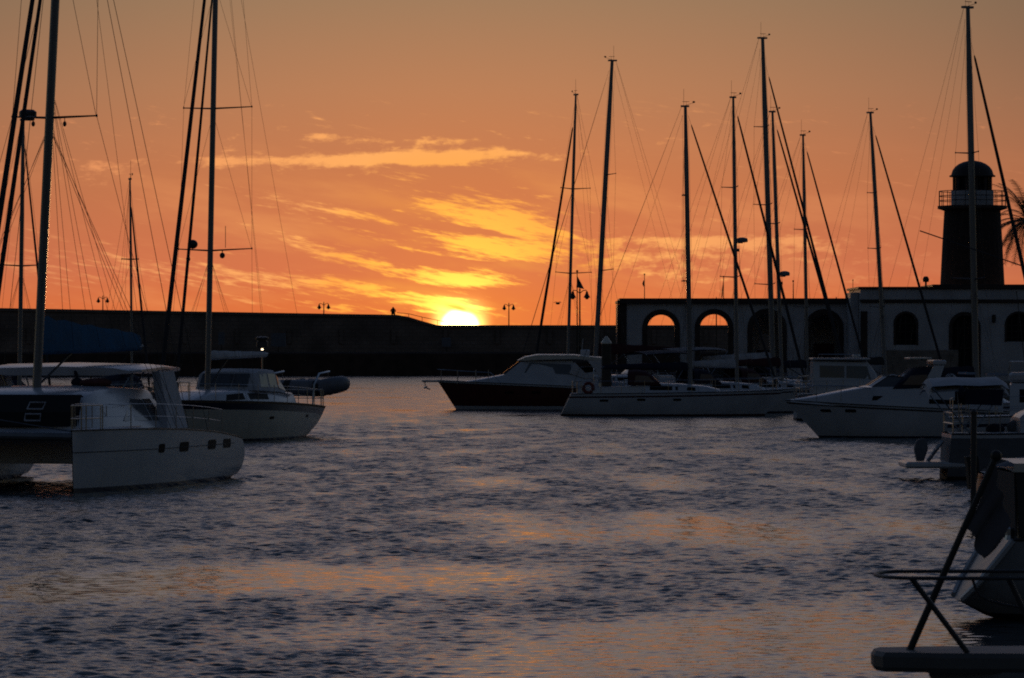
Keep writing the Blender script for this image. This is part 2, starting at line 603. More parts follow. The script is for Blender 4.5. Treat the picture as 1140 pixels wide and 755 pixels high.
wall = Thing('breakwater_wall', 'long dark concrete breakwater wall below the setting sun, stepped down near the sun', 'wall', (0, 480, 2.75))
wp = [(-250, 4.75), (0, 4.36), (200, 4.05), (395, 3.76), (441, 3.70), (455, 3.45), (470, 2.95), (487, 2.46), (620, 2.46), (800, 2.46), (1400, 2.5)]


def wy_(px):
    return 467 + max(0, px) / 441 * 15 if px < 441 else 482 + (px - 441) / 959 * 6


mb = MB()
rows = []
pts_ = []
for px in range(-250, 1401, 25):
    pts_.append(px)
pts_ = sorted(set(pts_ + [441, 455, 470, 487]))
for px in pts_:
    for (a, za), (b, zb) in zip(wp, wp[1:]):
        if a <= px <= b:
            dzt = za + (zb - za) * (px - a) / (b - a)
    Y = wy_(px)
    x = (px - 570) / F * Y
    zt = EYE + dzt - .0
    jit = .04 * math.sin(px * 1.7)
    rows.append([wall.L(p) for p in ((x, Y, 2.7), (x, Y, 3.75), (x, Y + .12, 3.8), (x, Y + .15, zt - .35 + jit * .3), (x, Y - .05, zt - .33), (x, Y - .05, zt), (x, Y + 1.6, zt), (x, Y + 1.6, 2.7))])
mb.grid(rows)
mb.build('masonry', WALLM, wall.o)
# buttress joints: shallow pilasters on the wall face
for px in range(-200, 1000, 58):
    Y = wy_(px) - .06
    mb = MB()
    x = (px - 570) / F * Y
    mb.box(wall.L((x, Y, 4.6)), (.45, .3, 1.7))
    mb.build('pilaster', WALLM, wall.o)
# stair rail on the slope
mb = MB()
rp = [(442, 3.95), (455, 3.82), (470, 3.42), (487, 3.05), (500, 2.75)]
tp = []
for px, h in rp:
    Y = wy_(px) + .6
    tp.append(wall.L(((px - 570) / F * Y, Y, EYE + h)))
mb.tube(tp, .035, 5)
for q in tp[1:]:
    mb.tube([q, q - V3(0, 0, .75)], .03, 4)
mb.build('handrail', IRON, wall.o)
# pale boxes and notice on the wall
for nm, lab, x0, x1, y0, y1, Y, m_ in (('utility_cabinet', 'pale grey utility cabinet on the breakwater quay beside the lit lamp', 302, 318, 371, 386, 466, GREYC),
                                      ('notice_board', 'small pale upright board on the breakwater quay right of the mast with the radar dome', 243, 250, 370, 384, 465, GREYC),
                                      ('warning_sign', 'small square pale sign on the breakwater wall just below the sun', 492, 502, 376, 386, 478, GREYC)):
    a, b = P(x0, y0, Y), P(x1, y1, Y)
    th = Thing(nm, lab, 'sign' if 'sign' in nm or 'board' in nm else 'cabinet', ((a.x + b.x) / 2, Y, 2.75))
    mb = MB()
    mb.rbox((0, 0, (a.z + b.z) / 2 - 2.75), (b.x - a.x, .12 if 'cab' not in nm else .6, a.z - b.z), .02)
    mb.build('panel', m_, th.o)
    mb = MB()
    mb.tube([(0, .04, 0), (0, .04, b.z - 2.75 + .05)], .05, 6)
    mb.build('post', IRON, th.o)

# marina quay under the buildings
mb = MB()
mb.rbox((55.5, 270, .15), (98, 54, 2.4), .08)
tag(mb.build('marina_quay', PAVE), kind='structure')
QZ = 1.35

# ------------------------------------------------------------------ buildings


def arc_wall(mb, x0, x1, z0, z1, y0, y1, arches, n=14):
    """Wall x0..x1, z0..z1, thickness y0..y1 with round-headed openings (cx, half width, sill z, springing z)."""
    xs = x0
    for cx, hw, zb, zs in sorted(arches):
        mb.box(((xs + cx - hw) / 2, (y0 + y1) / 2, (z0 + z1) / 2), (cx - hw - xs, y1 - y0, z1 - z0))
        if zb > z0:
            mb.box((cx, (y0 + y1) / 2, (z0 + zb) / 2), (2 * hw, y1 - y0, zb - z0))
        for i in range(n):
            a0, a1 = PI - PI * i / n, PI - PI * (i + 1) / n
            xa, za, xb, zb_ = cx + hw * math.cos(a0), zs + hw * math.sin(a0), cx + hw * math.cos(a1), zs + hw * math.sin(a1)
            mb.face([(xa, y0, za), (xb, y0, zb_), (xb, y0, z1), (xa, y0, z1)])
            mb.face([(xa, y1, za), (xb, y1, zb_), (xb, y1, z1), (xa, y1, z1)])
            mb.face([(xa, y0, za), (xb, y0, zb_), (xb, y1, zb_), (xa, y1, za)])
            mb.face([(xa, y0, z1), (xb, y0, z1), (xb, y1, z1), (xa, y1, z1)])
        xs = cx + hw
    mb.box(((xs + x1) / 2, (y0 + y1) / 2, (z0 + z1) / 2), (x1 - xs, y1 - y0, z1 - z0))


def archivolt(cx, hw, zb, zs, w, y0, y1, n=18):
    mb = MB()
    pin = [(cx - hw, zb)] + [(cx + hw * math.cos(PI - PI * i / n), zs + hw * math.sin(PI - PI * i / n)) for i in range(n + 1)] + [(cx + hw, zb)]
    o = hw + w
    pout = [(cx - o, zb)] + [(cx + o * math.cos(PI - PI * i / n), zs + o * math.sin(PI - PI * i / n)) for i in range(n + 1)] + [(cx + o, zb)]
    rings = [[(a[0], y0, a[1]), (b[0], y0, b[1]), (b[0], y1, b[1]), (a[0], y1, a[1])] for a, b in zip(pin, pout)]
    mb.loft(rings)
    return mb


def pane(cx, hw, zb, zs, y, n=14):
    mb = MB()
    pts = [(cx - hw, zb)] + [(cx + hw * math.cos(PI - PI * i / n), zs + hw * math.sin(PI - PI * i / n)) for i in range(n + 1)] + [(cx + hw, zb)]
    mb.loft([[(x, y, z) for x, z in pts], [(x, y + .03, z) for x, z in pts]])
    return mb


BY = 250.0
arc = Thing('arcade_building', 'low white flat roofed harbour building with dark rimmed open arches left of the lighthouse', 'building', (0, BY, QZ))
bx0, bx1 = 6.75, 21.55
zt = 6.12 - QZ
AR = [((px - 570) / F * BY, hw, 0.0, 4.58 - QZ) for px, hw in ((736, .85), (795, .88), (854, .9), (917.5, .88))]
mb = MB()
arc_wall(mb, bx0, bx1, -.02, zt, 0, .45, AR)
mb.build('wall', STUCCO, arc.o)
mb = MB()
arc_wall(mb, bx0, bx1, -.02, zt, 4.2, 4.6, [(a[0] * 1.0175, a[1] * 1.02, a[2], a[3]) for a in AR[:2]] + [(AR[2][0] + .1, .3, 1.2, 2.6)])
mb.build('rear_wall', STUCCO, arc.o)
mb = MB()
mb.box(((bx0 - .02), 2.32, zt / 2), (.4, 3.7, zt - .1))
mb.build('end_wall', TRIM, arc.o)
mb = MB()
mb.rbox(((bx0 + bx1) / 2, 2.3, zt + .09), (bx1 - bx0 + .5, 5.3, .18), .03)
mb.rbox(((bx0 + bx1) / 2, 2.3, zt + .25), (bx1 - bx0 + .2, 5.0, .13), .02)
mb.build('roof', TRIM, arc.o)
mb = MB()
mb.box((bx0 + .16, -.03, zt / 2), (.36, .1, zt - .02))
mb.build('corner_pilaster', TRIM, arc.o)
for a in AR:
    archivolt(a[0], a[1], 0, a[3], .32, -.06, .30).build('arch_surround', TRIM, arc.o)
# things standing under the arches
for px, w, h, lab in ((917, 1.3, 2.3, 'dark red wooden stand under the arch nearest the lighthouse building'), (852, 1.1, 1.9, 'dark cabinet under the third arch of the arcade')):
    x = (px - 570) / F * 252
    th = Thing('display_stand', lab, 'stand', (x, 252, QZ))
    mb = MB(); mb.rbox((0, 0, .45), (w, .5, .9), .03); mb.build('base', WOODP, th.o)
    mb = MB(); mb.rbox((0, .05, .9 + (h - .9) / 2), (w, .12, h - .92), .02); mb.build('board', BURG, th.o)

RY = 246.0
rb = Thing('harbour_office', 'taller white flat roofed building with arched windows at the foot of the lighthouse', 'building', (0, RY, QZ))
rx0, rx1 = (958 - 570) / F * RY, 40.0
rzt = 6.95 - QZ
WN = [((1008.5 - 570) / F * RY, .62, 3.55 - QZ, 4.85 - QZ), ((1074 - 570) / F * RY, .75, 0.0, 4.6 - QZ), ((1134 - 570) / F * RY, .72, 3.75 - QZ, 4.75 - QZ), ((1190 - 570) / F * RY, .7, 3.75 - QZ, 4.75 - QZ)]
mb = MB()
arc_wall(mb, rx0, rx1, -.02, rzt, 0, .4, WN)
mb.box(((rx0 + rx1) / 2, 8.2, rzt / 2), (rx1 - rx0, .4, rzt - .02))
mb.box((rx0 + .2, 4.2, rzt / 2), (.4, 7.58, rzt - .02))
mb.box((rx1 - .2, 4.2, rzt / 2), (.4, 7.58, rzt - .02))
mb.build('wall', STUCCO, rb.o)
mb = MB()
mb.rbox(((rx0 + rx1) / 2, 4.2, rzt + .07), (rx1 - rx0 + .3, 8.7, .14), .02)
mb.rbox(((rx0 + rx1) / 2 + 2.2, 4.6, rzt + .22), (rx1 - rx0 - 4.6, 7.0, .16), .02)
mb.build('roof', TRIM, rb.o)
mb = MB()
mb.rbox(((rx0 + rx1) / 2, -.05, 6.22 - QZ), (rx1 - rx0 + .1, .22, .2), .03)
mb.build('cornice', TRIM, rb.o)
mb = MB()
mb.box((rx0 + .2, -.035, 3.1 - QZ / 2 - .5), (.42, .1, 4.75 - .1))
mb.build('corner_pilaster', TRIM, rb.o)
mb = MB()
mb.box((rx0 - .28, 3.0, (6.75 - QZ) / 2), (.5, 4.0, 6.75 - QZ)); mb.build('parapet_return', STUCCO, rb.o)
for i, (cx, hw, zb, zs) in enumerate(WN):
    w = archivolt(cx, hw, zb, zs, .13 if i != 1 else .22, -.05, .2).build('window_surround' if i != 1 else 'door_surround', TRIM, rb.o)
    pane(cx, hw, zb, zs, .24).build('pane', GLASS, w)
    mb = MB()
    for k in (-1, 0, 1):
        mb.box((cx + k * hw * .55, .21, (zb + zs + hw * .6) / 2), (.05, .04, zs + hw * (.98 - .45 * abs(k)) - zb))
    for k in range(3):
        mb.box((cx, .205, zb + (zs - zb) * (.25 + .37 * k)), (hw * 1.96, .03, .05))
    mb.build('glazing_bars', IRON, w)
mb = MB()
mb.rbox(((1106 - 570) / F * RY, -.16, 5.15 - QZ), (.22, .28, .5), .05)
mb.build('wall_lantern', IRON, rb.o)
mb = MB()
mb.lathe(((1033 - 570) / F * RY, 1.2, rzt + .14), [(.06, 0), (.06, .3), (.18, .32), (.2, .5), (.12, .64), (.02, .66)], 10)
mb.build('roof_vent', IRON, rb.o)
# lean-to wall in front
mb = MB()
mb.rbox(((1025 - 570) / F * 243, 243.4, 1.35 + .95), (4.6, .3, 1.9), .04)
lw = mb.build('low_wall', mat('weathered_plaster', (.22, .19, .17), .9, var=.2))
tag(lw, 'low weathered plaster wall in front of the building at the lighthouse foot', 'wall')

# lighthouse
LX, LY = (1082.5 - 570) / F * 258, 258.0
lh = Thing('lighthouse', 'dark stone lighthouse with a white lantern room and a round dome', 'lighthouse', (LX, LY, 2.0))
b0 = 2.0
mb = MB()
mb.lathe((0, 0, -b0 + QZ), [(2.35, 0), (2.08, 5.5), (1.93, 8.5), (1.80, 10.75)], 28)
mb.build('tower', TOWER, lh.o)
mb = MB()
mb.lathe((0, 0, 0), [(1.8, 10.11), (2.0, 10.18), (2.22, 10.24), (2.22, 10.42), (1.5, 10.42)], 28)
mb.build('gallery', TRIM, lh.o)
mb = MB()
for k in range(20):
    a = 2 * PI * k / 20
    mb.tube([(2.12 * math.cos(a), 2.12 * math.sin(a), 10.42), (2.12 * math.cos(a), 2.12 * math.sin(a), 11.36)], .022, 4)
for z in (10.75, 11.05, 11.36):
    mb.tube([(2.12 * math.cos(2 * PI * k / 28), 2.12 * math.sin(2 * PI * k / 28), z) for k in range(29)], .024, 4, caps=False)
mb.build('gallery_rail', IRON, lh.o)
mb = MB()
mb.lathe((0, 0, 0), [(1.36, 10.425), (1.36, 11.38), (1.30, 11.42), (1.28, 11.42)], 28)
mb.build('lantern_base', STUCCO, lh.o)
mb = MB()
mb.lathe((0, 0, 0), [(1.10, 11.42), (1.10, 12.3)], 28, caps=False)
ln = mb.build('lantern_glazing', GLASS, lh.o)
mb = MB()
for k in range(12):
    a = 2 * PI * k / 12 + .1
    mb.box((1.2 * math.cos(a), 1.2 * math.sin(a), 11.86), (.12, .2, .88), a)
mb.build('glazing_bars', TRIM, ln)
mb = MB()
mb.lathe((0, 0, 0), [(1.15, 12.26), (1.47, 12.28), (1.47, 12.36), (1.36, 12.40)] + [(1.34 * math.cos(R(a)), 12.40 + .92 * math.sin(R(a))) for a in (5, 20, 35, 50, 65, 80, 88)], 28)
mb.build('dome', DOME, lh.o, smooth=True)
mb = MB()
mb.lathe((0, 0, 13.28), [(.08, 0), (.12, .1), (.04, .22), (.015, .5)], 8)
mb.build('finial', IRON, lh.o)

# palm beside the lighthouse


def palm(px, py, Y, lab, n=54, ln=3.5):
    c = P(px, py, Y)
    th = Thing('palm_tree', lab, 'palm', (c.x, Y, QZ))
    h = c.z - QZ
    mb = MB()
    tr = [(.25 * math.sin(i * .5), .1 * i / 8, h * i / 8) for i in range(9)]
    mb.tube(tr, [.28 - .012 * i for i in range(9)], 9)
    mb.build('trunk', BARK, th.o)
    top = Vector(tr[-1])
    for k in range(n):
        a = 2 * PI * k * .382 + random.uniform(-.2, .2)
        e = R(random.uniform(-35, 75))
        l_ = ln * random.uniform(.8, 1.1)
        mb = MB()
        p, d = top.copy(), Vector((math.cos(a) * math.cos(e), math.sin(a) * math.cos(e), math.sin(e)))
        spine = [p.copy()]
        for s_ in range(9):
            p = p + d * (l_ / 9)
            d = (d + Vector((0, 0, -.17))).normalized()
            spine.append(p.copy())
        mb.tube(spine, [.03 - .0025 * i for i in range(10)], 4)
        for i in range(1, 10):
            for q in (0, .33, .66):
                if i == 9 and q: continue
                s0 = spine[i].lerp(spine[min(9, i + 1)], q)
                t_ = (spine[min(9, i + 1)] - spine[i - 1]).normalized()
                sd_ = t_.cross(V3(0, 0, 1)).normalized()
                ll = .62 * (1 - .55 * abs(i + q - 4) / 5.5)
                for s_ in (-1, 1):
                    tip = s0 + sd_ * s_ * ll * .8 + t_ * ll * .55 + V3(0, 0, -.28 * ll + random.uniform(-.05, .05))
                    w = t_ * .035
                    mb.face([s0 - w, s0 + w, tip])
        mb.build('frond', LEAF, th.o)
    return th


palm(1147, 246, 264, 'palm tree with arching fronds against the sky right of the lighthouse')

# ------------------------------------------------------------------ street lamps, flagpoles


def lamp(px, py_top, py_base, Y, lab, s=1.0, group='double headed lamps along the harbour'):
    b, tp_ = P(px, py_base, Y), P(px, py_top, Y)
    th = Thing('street_lamp', lab, 'street lamp', (b.x, Y, b.z), group=group)
    h = tp_.z - b.z
    mb = MB()
    mb.lathe((0, 0, 0), [(.13 * s, 0), (.13 * s, .5), (.07 * s, .6), (.055 * s, h - .35), (.09 * s, h - .3), (.05 * s, h - .2), (.07 * s, h - .05), (.01, h + .12)], 8)
    mb.build('post', IRON, th.o)
    for sg in (-1, 1):
        mb = MB()
        mb.tube([(0, 0, h - .35), (sg * .25 * s, 0, h - .12), (sg * .48 * s, 0, h - .08), (sg * .55 * s, 0, h - .18)], .035 * s, 5)
        mb.build('arm', IRON, th.o)
        mb = MB()
        mb.lathe((sg * .55 * s, 0, h - .16), [(.03, 0), (.08 * s, -.06), (.11 * s, -.2 * s), (.24 * s, -.45 * s), (.27 * s, -.5 * s), (.16 * s, -.52 * s), (.1 * s, -.62 * s), (.02, -.65 * s)], 10)
        mb.build('lantern', IRON, th.o)


lamp(114.5, 330, 352, 472, 'twin lantern street lamp on the wall farthest left, near the blue sail cover', .95)
lamp(360.5, 337, 356, 482, 'twin lantern street lamp on the breakwater right of the rubber dinghy')
lamp(566.5, 338, 370, 486, 'twin lantern street lamp on the breakwater just right of the sun')
lamp(645.5, 322, 392, 330, 'large twin lantern street lamp beside the pennant pole left of the arcade', 1.05)
lamp(797.5, 332, 400, 330, 'twin lantern street lamp whose post shows through the second arch', .8)
lamp(931, 332, 400, 330, 'twin lantern street lamp showing above the roof at the right end of the arcade', 1.0)


def flagpole(px, py_top, py_base, Y, lab, flag, r_=.05):
    b, tp_ = P(px, py_base, Y), P(px, py_top, Y)
    th = Thing('flagpole', lab, 'flagpole', (b.x, Y, b.z))
    h = tp_.z - b.z
    mb = MB()
    mb.tube([(0, 0, 0), (0, 0, h)], [r_, r_ * .6], 6)
    mb.ell((0, 0, h), (r_ * 1.5, r_ * 1.5, r_ * 1.5), 6)
    mb.build('pole', IRON, th.o)
    if flag:
        pts = [th.L(P(x, y, Y)) for x, y in flag]
        mb = MB()
        # limp cloth with folds: outline strips between the hoist (first half) and the fly
        hn = len(pts) // 2
        ho, fl = pts[:hn], pts[hn:]
        rows = []
        for a, b_ in zip(ho, fl):
            rows.append([a.lerp(b_, k / 5) + V3(0, .09 * math.sin(k * 2.1 + a.z * 3), 0) for k in range(6)])
        back = [[p + V3(0, .015, 0) for p in rw] for rw in rows]
        mb.grid(rows); mb.grid(back)
        mb.build('flag', CLOTH, th.o)


flagpole(642.5, 302, 395, 300, 'pole with a dark limp triangular pennant beside the large lamp', [(643, 308), (642.5, 313), (641.5, 320), (643.4, 308.5), (647, 315), (650.5, 322)], .06)
flagpole(717.5, 305.5, 338, 252, 'thin flagpole with a small furled flag at the left of the arcade roof', [(717, 312), (717, 315.5), (717, 319), (716.2, 312.4), (715, 316), (716.5, 319.3)], .035)
flagpole(805.5, 308, 340, 252, 'thin flagpole with a limp flag on the arcade roof beside the roof height lamp', [(805.5, 310), (805, 321), (804.5, 331), (806.3, 310.4), (803.6, 323), (803, 332)], .035)
flagpole(883, 313, 340, 252, 'short bare pole on the right part of the arcade roof', None, .04)
flagpole(949.5, 312, 336, 250, 'thin bare pole at the step between the two building roofs', None, .03)

# seated person on the breakwater, seen from behind: one skinned body
pp = P(438, 350, 484)
pv = [(0, 0, .12), (0, .02, .40), (0, .06, .62), (0, .03, .78), (0, .0, .90), (-.13, -.02, .10), (-.17, -.42, .14), (-.16, -.46, -.25), (.13, -.02, .10), (.17, -.42, .14), (.16, -.46, -.25),
      (-.21, .04, .60), (-.30, -.08, .38), (-.16, -.32, .26), (.21, .04, .60), (.30, -.08, .38), (.16, -.32, .26)]
pe = [(0, 1), (1, 2), (2, 3), (3, 4), (0, 5), (5, 6), (6, 7), (0, 8), (8, 9), (9, 10), (2, 11), (11, 12), (12, 13), (2, 14), (14, 15), (15, 16)]
pr = [.19, .19, .15, .07, .115, .12, .085, .06, .12, .085, .06, .075, .06, .045, .075, .06, .045]
me = bpy.data.meshes.new('person')
me.from_pydata(pv, pe, [])
po = bpy.data.objects.new('person', me)
COL.objects.link(po)
po.location = (pp.x, 482.9, pp.z - .02)
po.rotation_euler = (0, 0, PI)
sk = po.modifiers.new('skin', 'SKIN')
for d_, r_ in zip(me.skin_vertices[0].data, pr):
    d_.radius = (r_, r_)
me.skin_vertices[0].data[0].use_root = True
po.modifiers.new('sub', 'SUBSURF').levels = 1
me.materials.append(SKIN)
tag(po, 'person in dark clothes sitting on top of the breakwater wall', 'person')

# bird
bw = P(621, 338, 230)
mb = MB()
mb.ell((0, 0, 0), (.16, .06, .06), 8)
for sg in (-1, 1):
    mb.grid([[(.06, 0, .02), (-.06, 0, .02)], [(.08, sg * .18, .10), (-.05, sg * .18, .10)], [(-.02, sg * .38, .04), (-.07, sg * .38, .04)]])
bo = mb.build('bird', IRON, loc=bw)
bo.rotation_euler = (0, 0, .6)
tag(bo, 'small dark bird flying left of the large lamp', 'bird')

# ------------------------------------------------------------------ boats: hulls


def lerp(a, b, k): return a + (b - a) * k


class Hull:
    """Lines of one hull; x forward, y to port, z up from the waterline."""

    def __init__(s, L, B, fb, fm, fs, bow=1.0, stern=.4, sw=.7, draft=.5, sz=-.1, e0=.2, e1=.55, fullness=2.2, x0=0, y0=0, bulge=0.0):
        s.__dict__.update(L=L, B=B, fb=fb, fm=fm, fs=fs, bow=bow, stern=stern, sw=sw, draft=draft, sz=sz, e0=e0, e1=e1, fu=fullness, x0=x0, y0=y0, bulge=bulge)

    def w(s, t):
        if t < .45:
            return s.B / 2 * (s.sw + (1 - s.sw) * math.sin(PI / 2 * t / .45))
        return s.B / 2 * max(.012, 1 - ((t - .45) / .55) ** s.fu)

    def sheer(s, t):
        a, b, c = s.fs, s.fm, s.fb
        return a * (t - .45) * (t - 1) / .45 + b * t * (t - 1) / (.45 * -.55) + c * t * (t - .45) / .55

    def zb(s, t):
        return lerp(-s.draft, s.sz, (max(0, .4 - t) / .4) ** 2)

    def pt(s, t, z, side):
        sh = s.sheer(t)
        zz = min(1, max(0, (z + .05) / (sh + .05)))
        x = -s.L / 2 + s.L * t
        x -= s.bow * (1 - zz) * (max(0, t - .55) / .45) ** 1.6
        ws = (max(0, .3 - t) / .3) ** 1.4
        x += ws * (s.stern * zz if s.stern > 0 else -s.stern * (1 - zz)) + ws * s.bulge * abs(2 * zz - 1) ** 2.5
        zb = s.zb(t)
        uu = min(1, max(0, (z - zb) / (sh - zb)))
        e = lerp(s.e0, s.e1, (max(0, t - .5) / .5) ** 1.5)
        return Vector((x + s.x0, side * s.w(t) * uu ** e + s.y0, z))

    def build(s, parent, mats, boot=.09, stripe=None, rub=None, n=26, name='hull'):
        """mats: bottom, boot, topside, stripe, top strake."""
        mb = MB()
        st = stripe or (.14, .05)
        rowf = [lambda t: s.zb(t), lambda t: -.15, lambda t: .015, lambda t: boot]
        for k in (.25, .5, .75):
            rowf.append(lambda t, k=k: lerp(boot, s.sheer(t) - st[0], k))
        rowf += [lambda t: s.sheer(t) - st[0], lambda t: s.sheer(t) - st[1], lambda t: s.sheer(t)]
        mi = [0, 0, 1, 2, 2, 2, 2, 3, 4]
        ts = [i / n for i in range(n + 1)]
        ts = [1 - (1 - t) ** 1.35 for t in ts]
        for sd_ in (-1, 1):
            rows = [[s.pt(t, max(f(t), s.zb(t) + .002 * k), sd_) for k, f in enumerate(rowf)] for t in ts]
            mb.grid(rows, matf=lambda i, j: mi[j])
        a = [s.pt(0, max(f(0), s.zb(0) + .002 * k), -1) for k, f in enumerate(rowf)]
        b = [s.pt(0, max(f(0), s.zb(0) + .002 * k), 1) for k, f in enumerate(rowf)]
        mb.grid([a, b], matf=lambda i, j: mi[j])
        h = mb.build(name, mats, parent, smooth=True)
        mb = MB()
        rows = []
        for t in ts:
            z = s.sheer(t)
            rows.append([s.pt(t, z, -1) + V3(0, 0, -.012), s.pt(t, z, -1).lerp(s.pt(t, z, 1), .25) + V3(0, 0, .03), s.pt(t, z, -1).lerp(s.pt(t, z, 1), .5) + V3(0, 0, .045),
                         s.pt(t, z, -1).lerp(s.pt(t, z, 1), .75) + V3(0, 0, .03), s.pt(t, z, 1) + V3(0, 0, -.012)])
        mb.grid(rows)
        d = mb.build('deck', DECK, parent, smooth=True)
        mb = MB()
        for sd_ in (-1, 1):
            mb.tube([s.pt(t, s.sheer(t), sd_) + V3(0, 0, .01) for t in ts], .022, 5)
        if rub:
            for sd_ in (-1, 1):
                mb.tube([s.pt(t, s.sheer(t) - rub, sd_) for t in ts], .022, 5)
        mb.build('toe_rail', ALUDK if rub is None else RUBBER, parent)
        return h

    def deckz(s, x):
        return s.sheer(min(1, max(0, (x - s.x0 + s.L / 2) / s.L)))

    def hw(s, x):
        return s.w(min(1, max(0, (x - s.x0 + s.L / 2) / s.L)))

    def portlights(s, parent, xs, z, w=.42, h=.13, sides=(-1, 1), m_=None):
        for x in xs:
            t = (x - s.x0 + s.L / 2) / s.L
            for sd_ in sides:
                mb = MB()
                c = s.pt(t, z, sd_)
                a = s.pt(t + .01, z, sd_) - s.pt(t - .01, z, sd_)
                a.normalize()
                u = s.pt(t, z + .05, sd_) - s.pt(t, z - .05, sd_)
                u.normalize()
                nn = a.cross(u).normalized()
                if nn.y * sd_ < 0: nn = -nn
                pts = [c + a * (w / 2) * px_ + u * (h / 2) * pz_ for px_, pz_ in ((-1, -.5), (-.85, -.9), (.85, -.9), (1, -.5), (1, .5), (.85, .9), (-.85, .9), (-1, .5))]
                mb.loft([[p - nn * .03 for p in pts], [p + nn * .012 for p in pts]])
                mb.build('porthole', m_ or GLASS, parent)


def cabin(parent, secs, m_, name='cabin', win=None, z0f=None):
    """secs: (x, half width bottom, half width top, z bottom, z top)."""
    mb = MB()
    rings = []
    for x, wb, wt, z0, z1 in secs:
        rr = min(.09, (z1 - z0) * .3)
        h = []
        for sg in (1, -1):
            pts = [(x, sg * wb, z0), (x, sg * lerp(wb, wt, .85), lerp(z0, z1, .85)), (x, sg * (wt - rr * .4), z1 - rr * .25), (x, sg * wt * .75, z1 + .01), (x, sg * wt * .35, z1 + .035)]
            h.append(pts)
        rings.append(h[0] + list(reversed(h[1])))
    mb.loft(rings)
    c = mb.build(name, m_, parent, smooth=True)

    def at(x, f):
        for a, b in zip(secs, secs[1:]):
            lo, hi_ = min(a[0], b[0]), max(a[0], b[0])
            if lo - 1e-6 <= x <= hi_ + 1e-6:
                k = 0 if a[0] == b[0] else (x - a[0]) / (b[0] - a[0])
                q = [lerp(u, v, k) for u, v in zip(a, b)]
                return q[0], lerp(q[1], q[2], f), lerp(q[3], q[4], f)
        return x, secs[0][1], secs[0][3]
    for wi in (win or []):
        poly, wm__, nm = wi
        for sg in (1, -1):
            mb = MB()
            outs = []
            for x, f in poly:
                q = at(x, f)
                outs.append(V3(q[0], sg * (q[1] + .012), q[2]))
            mb.loft([[p - V3(0, sg * .04, 0) for p in outs], outs])
            mb.build(nm, wm__, c)
    return c


def rails(parent, h, t0, t1, n=8, hh=.62, lines=(.32, .62), pulpit=True, pushpit=True, r_=.012, bow_ext=.15):
    mb = MB()
    for sd_ in (-1, 1):
        for i in range(n + 1):
            t = lerp(t0, t1, i / n)
            b = h.pt(t, h.sheer(t), sd_) * 1.0
            b.y += -sd_ * .05
            mb.tube([b, b + V3(0, 0, hh)], .013, 4)
        for z in lines:
            pts = []
            for i in range(n + 1):
                t = lerp(t0, t1, i / n)
                p = h.pt(t, h.sheer(t), sd_)
                p.y += -sd_ * .05
                pts.append(p + V3(0, 0, z))
            mb.tube(pts, .006, 4)
    mb.build('guard_rail', STEEL, parent)
    if pulpit:
        mb = MB()
        tip = h.pt(1, h.sheer(1), 1) + V3(bow_ext, 0, hh + .05)
        tip.y = h.y0
        for zz in (hh + .02, hh * .5):
            pa, pb_ = [], []
            for t in (t1, lerp(t1, 1, .5), .985):
                p = h.pt(t, h.sheer(t), 1); p2 = h.pt(t, h.sheer(t), -1)
                pa.append(p + V3(0, 0, zz)); pb_.append(p2 + V3(0, 0, zz))
            mb.tube(pa + [V3(tip.x, tip.y, pa[-1].z)] + pb_[::-1], .016, 5)
        for t in (t1, lerp(t1, 1, .55), .97):
            for sd_ in (-1, 1):
                p = h.pt(t, h.sheer(t), sd_)
                mb.tube([p, p + V3(0, 0, hh)], .016, 5)
        mb.build('pulpit', STEEL, parent)
    if pushpit:
        mb = MB()
        for zz in (hh, hh * .5):
            pa = [h.pt(t, h.sheer(t), 1) + V3(0, -.06, zz) for t in (t0, t0 * .5, .01)]
            pb_ = [h.pt(t, h.sheer(t), -1) + V3(0, .06, zz) for t in (.01, t0 * .5, t0)]
            mb.tube(pa + pb_, .016, 5)
        for t in (.01, t0 * .6):
            for sd_ in (-1, 1):
                p = h.pt(t, h.sheer(t), sd_) + V3(0, -.06 * sd_, 0)
                mb.tube([p, p + V3(0, 0, hh)], .016, 5)
        mb.build('pushpit', STEEL, parent)


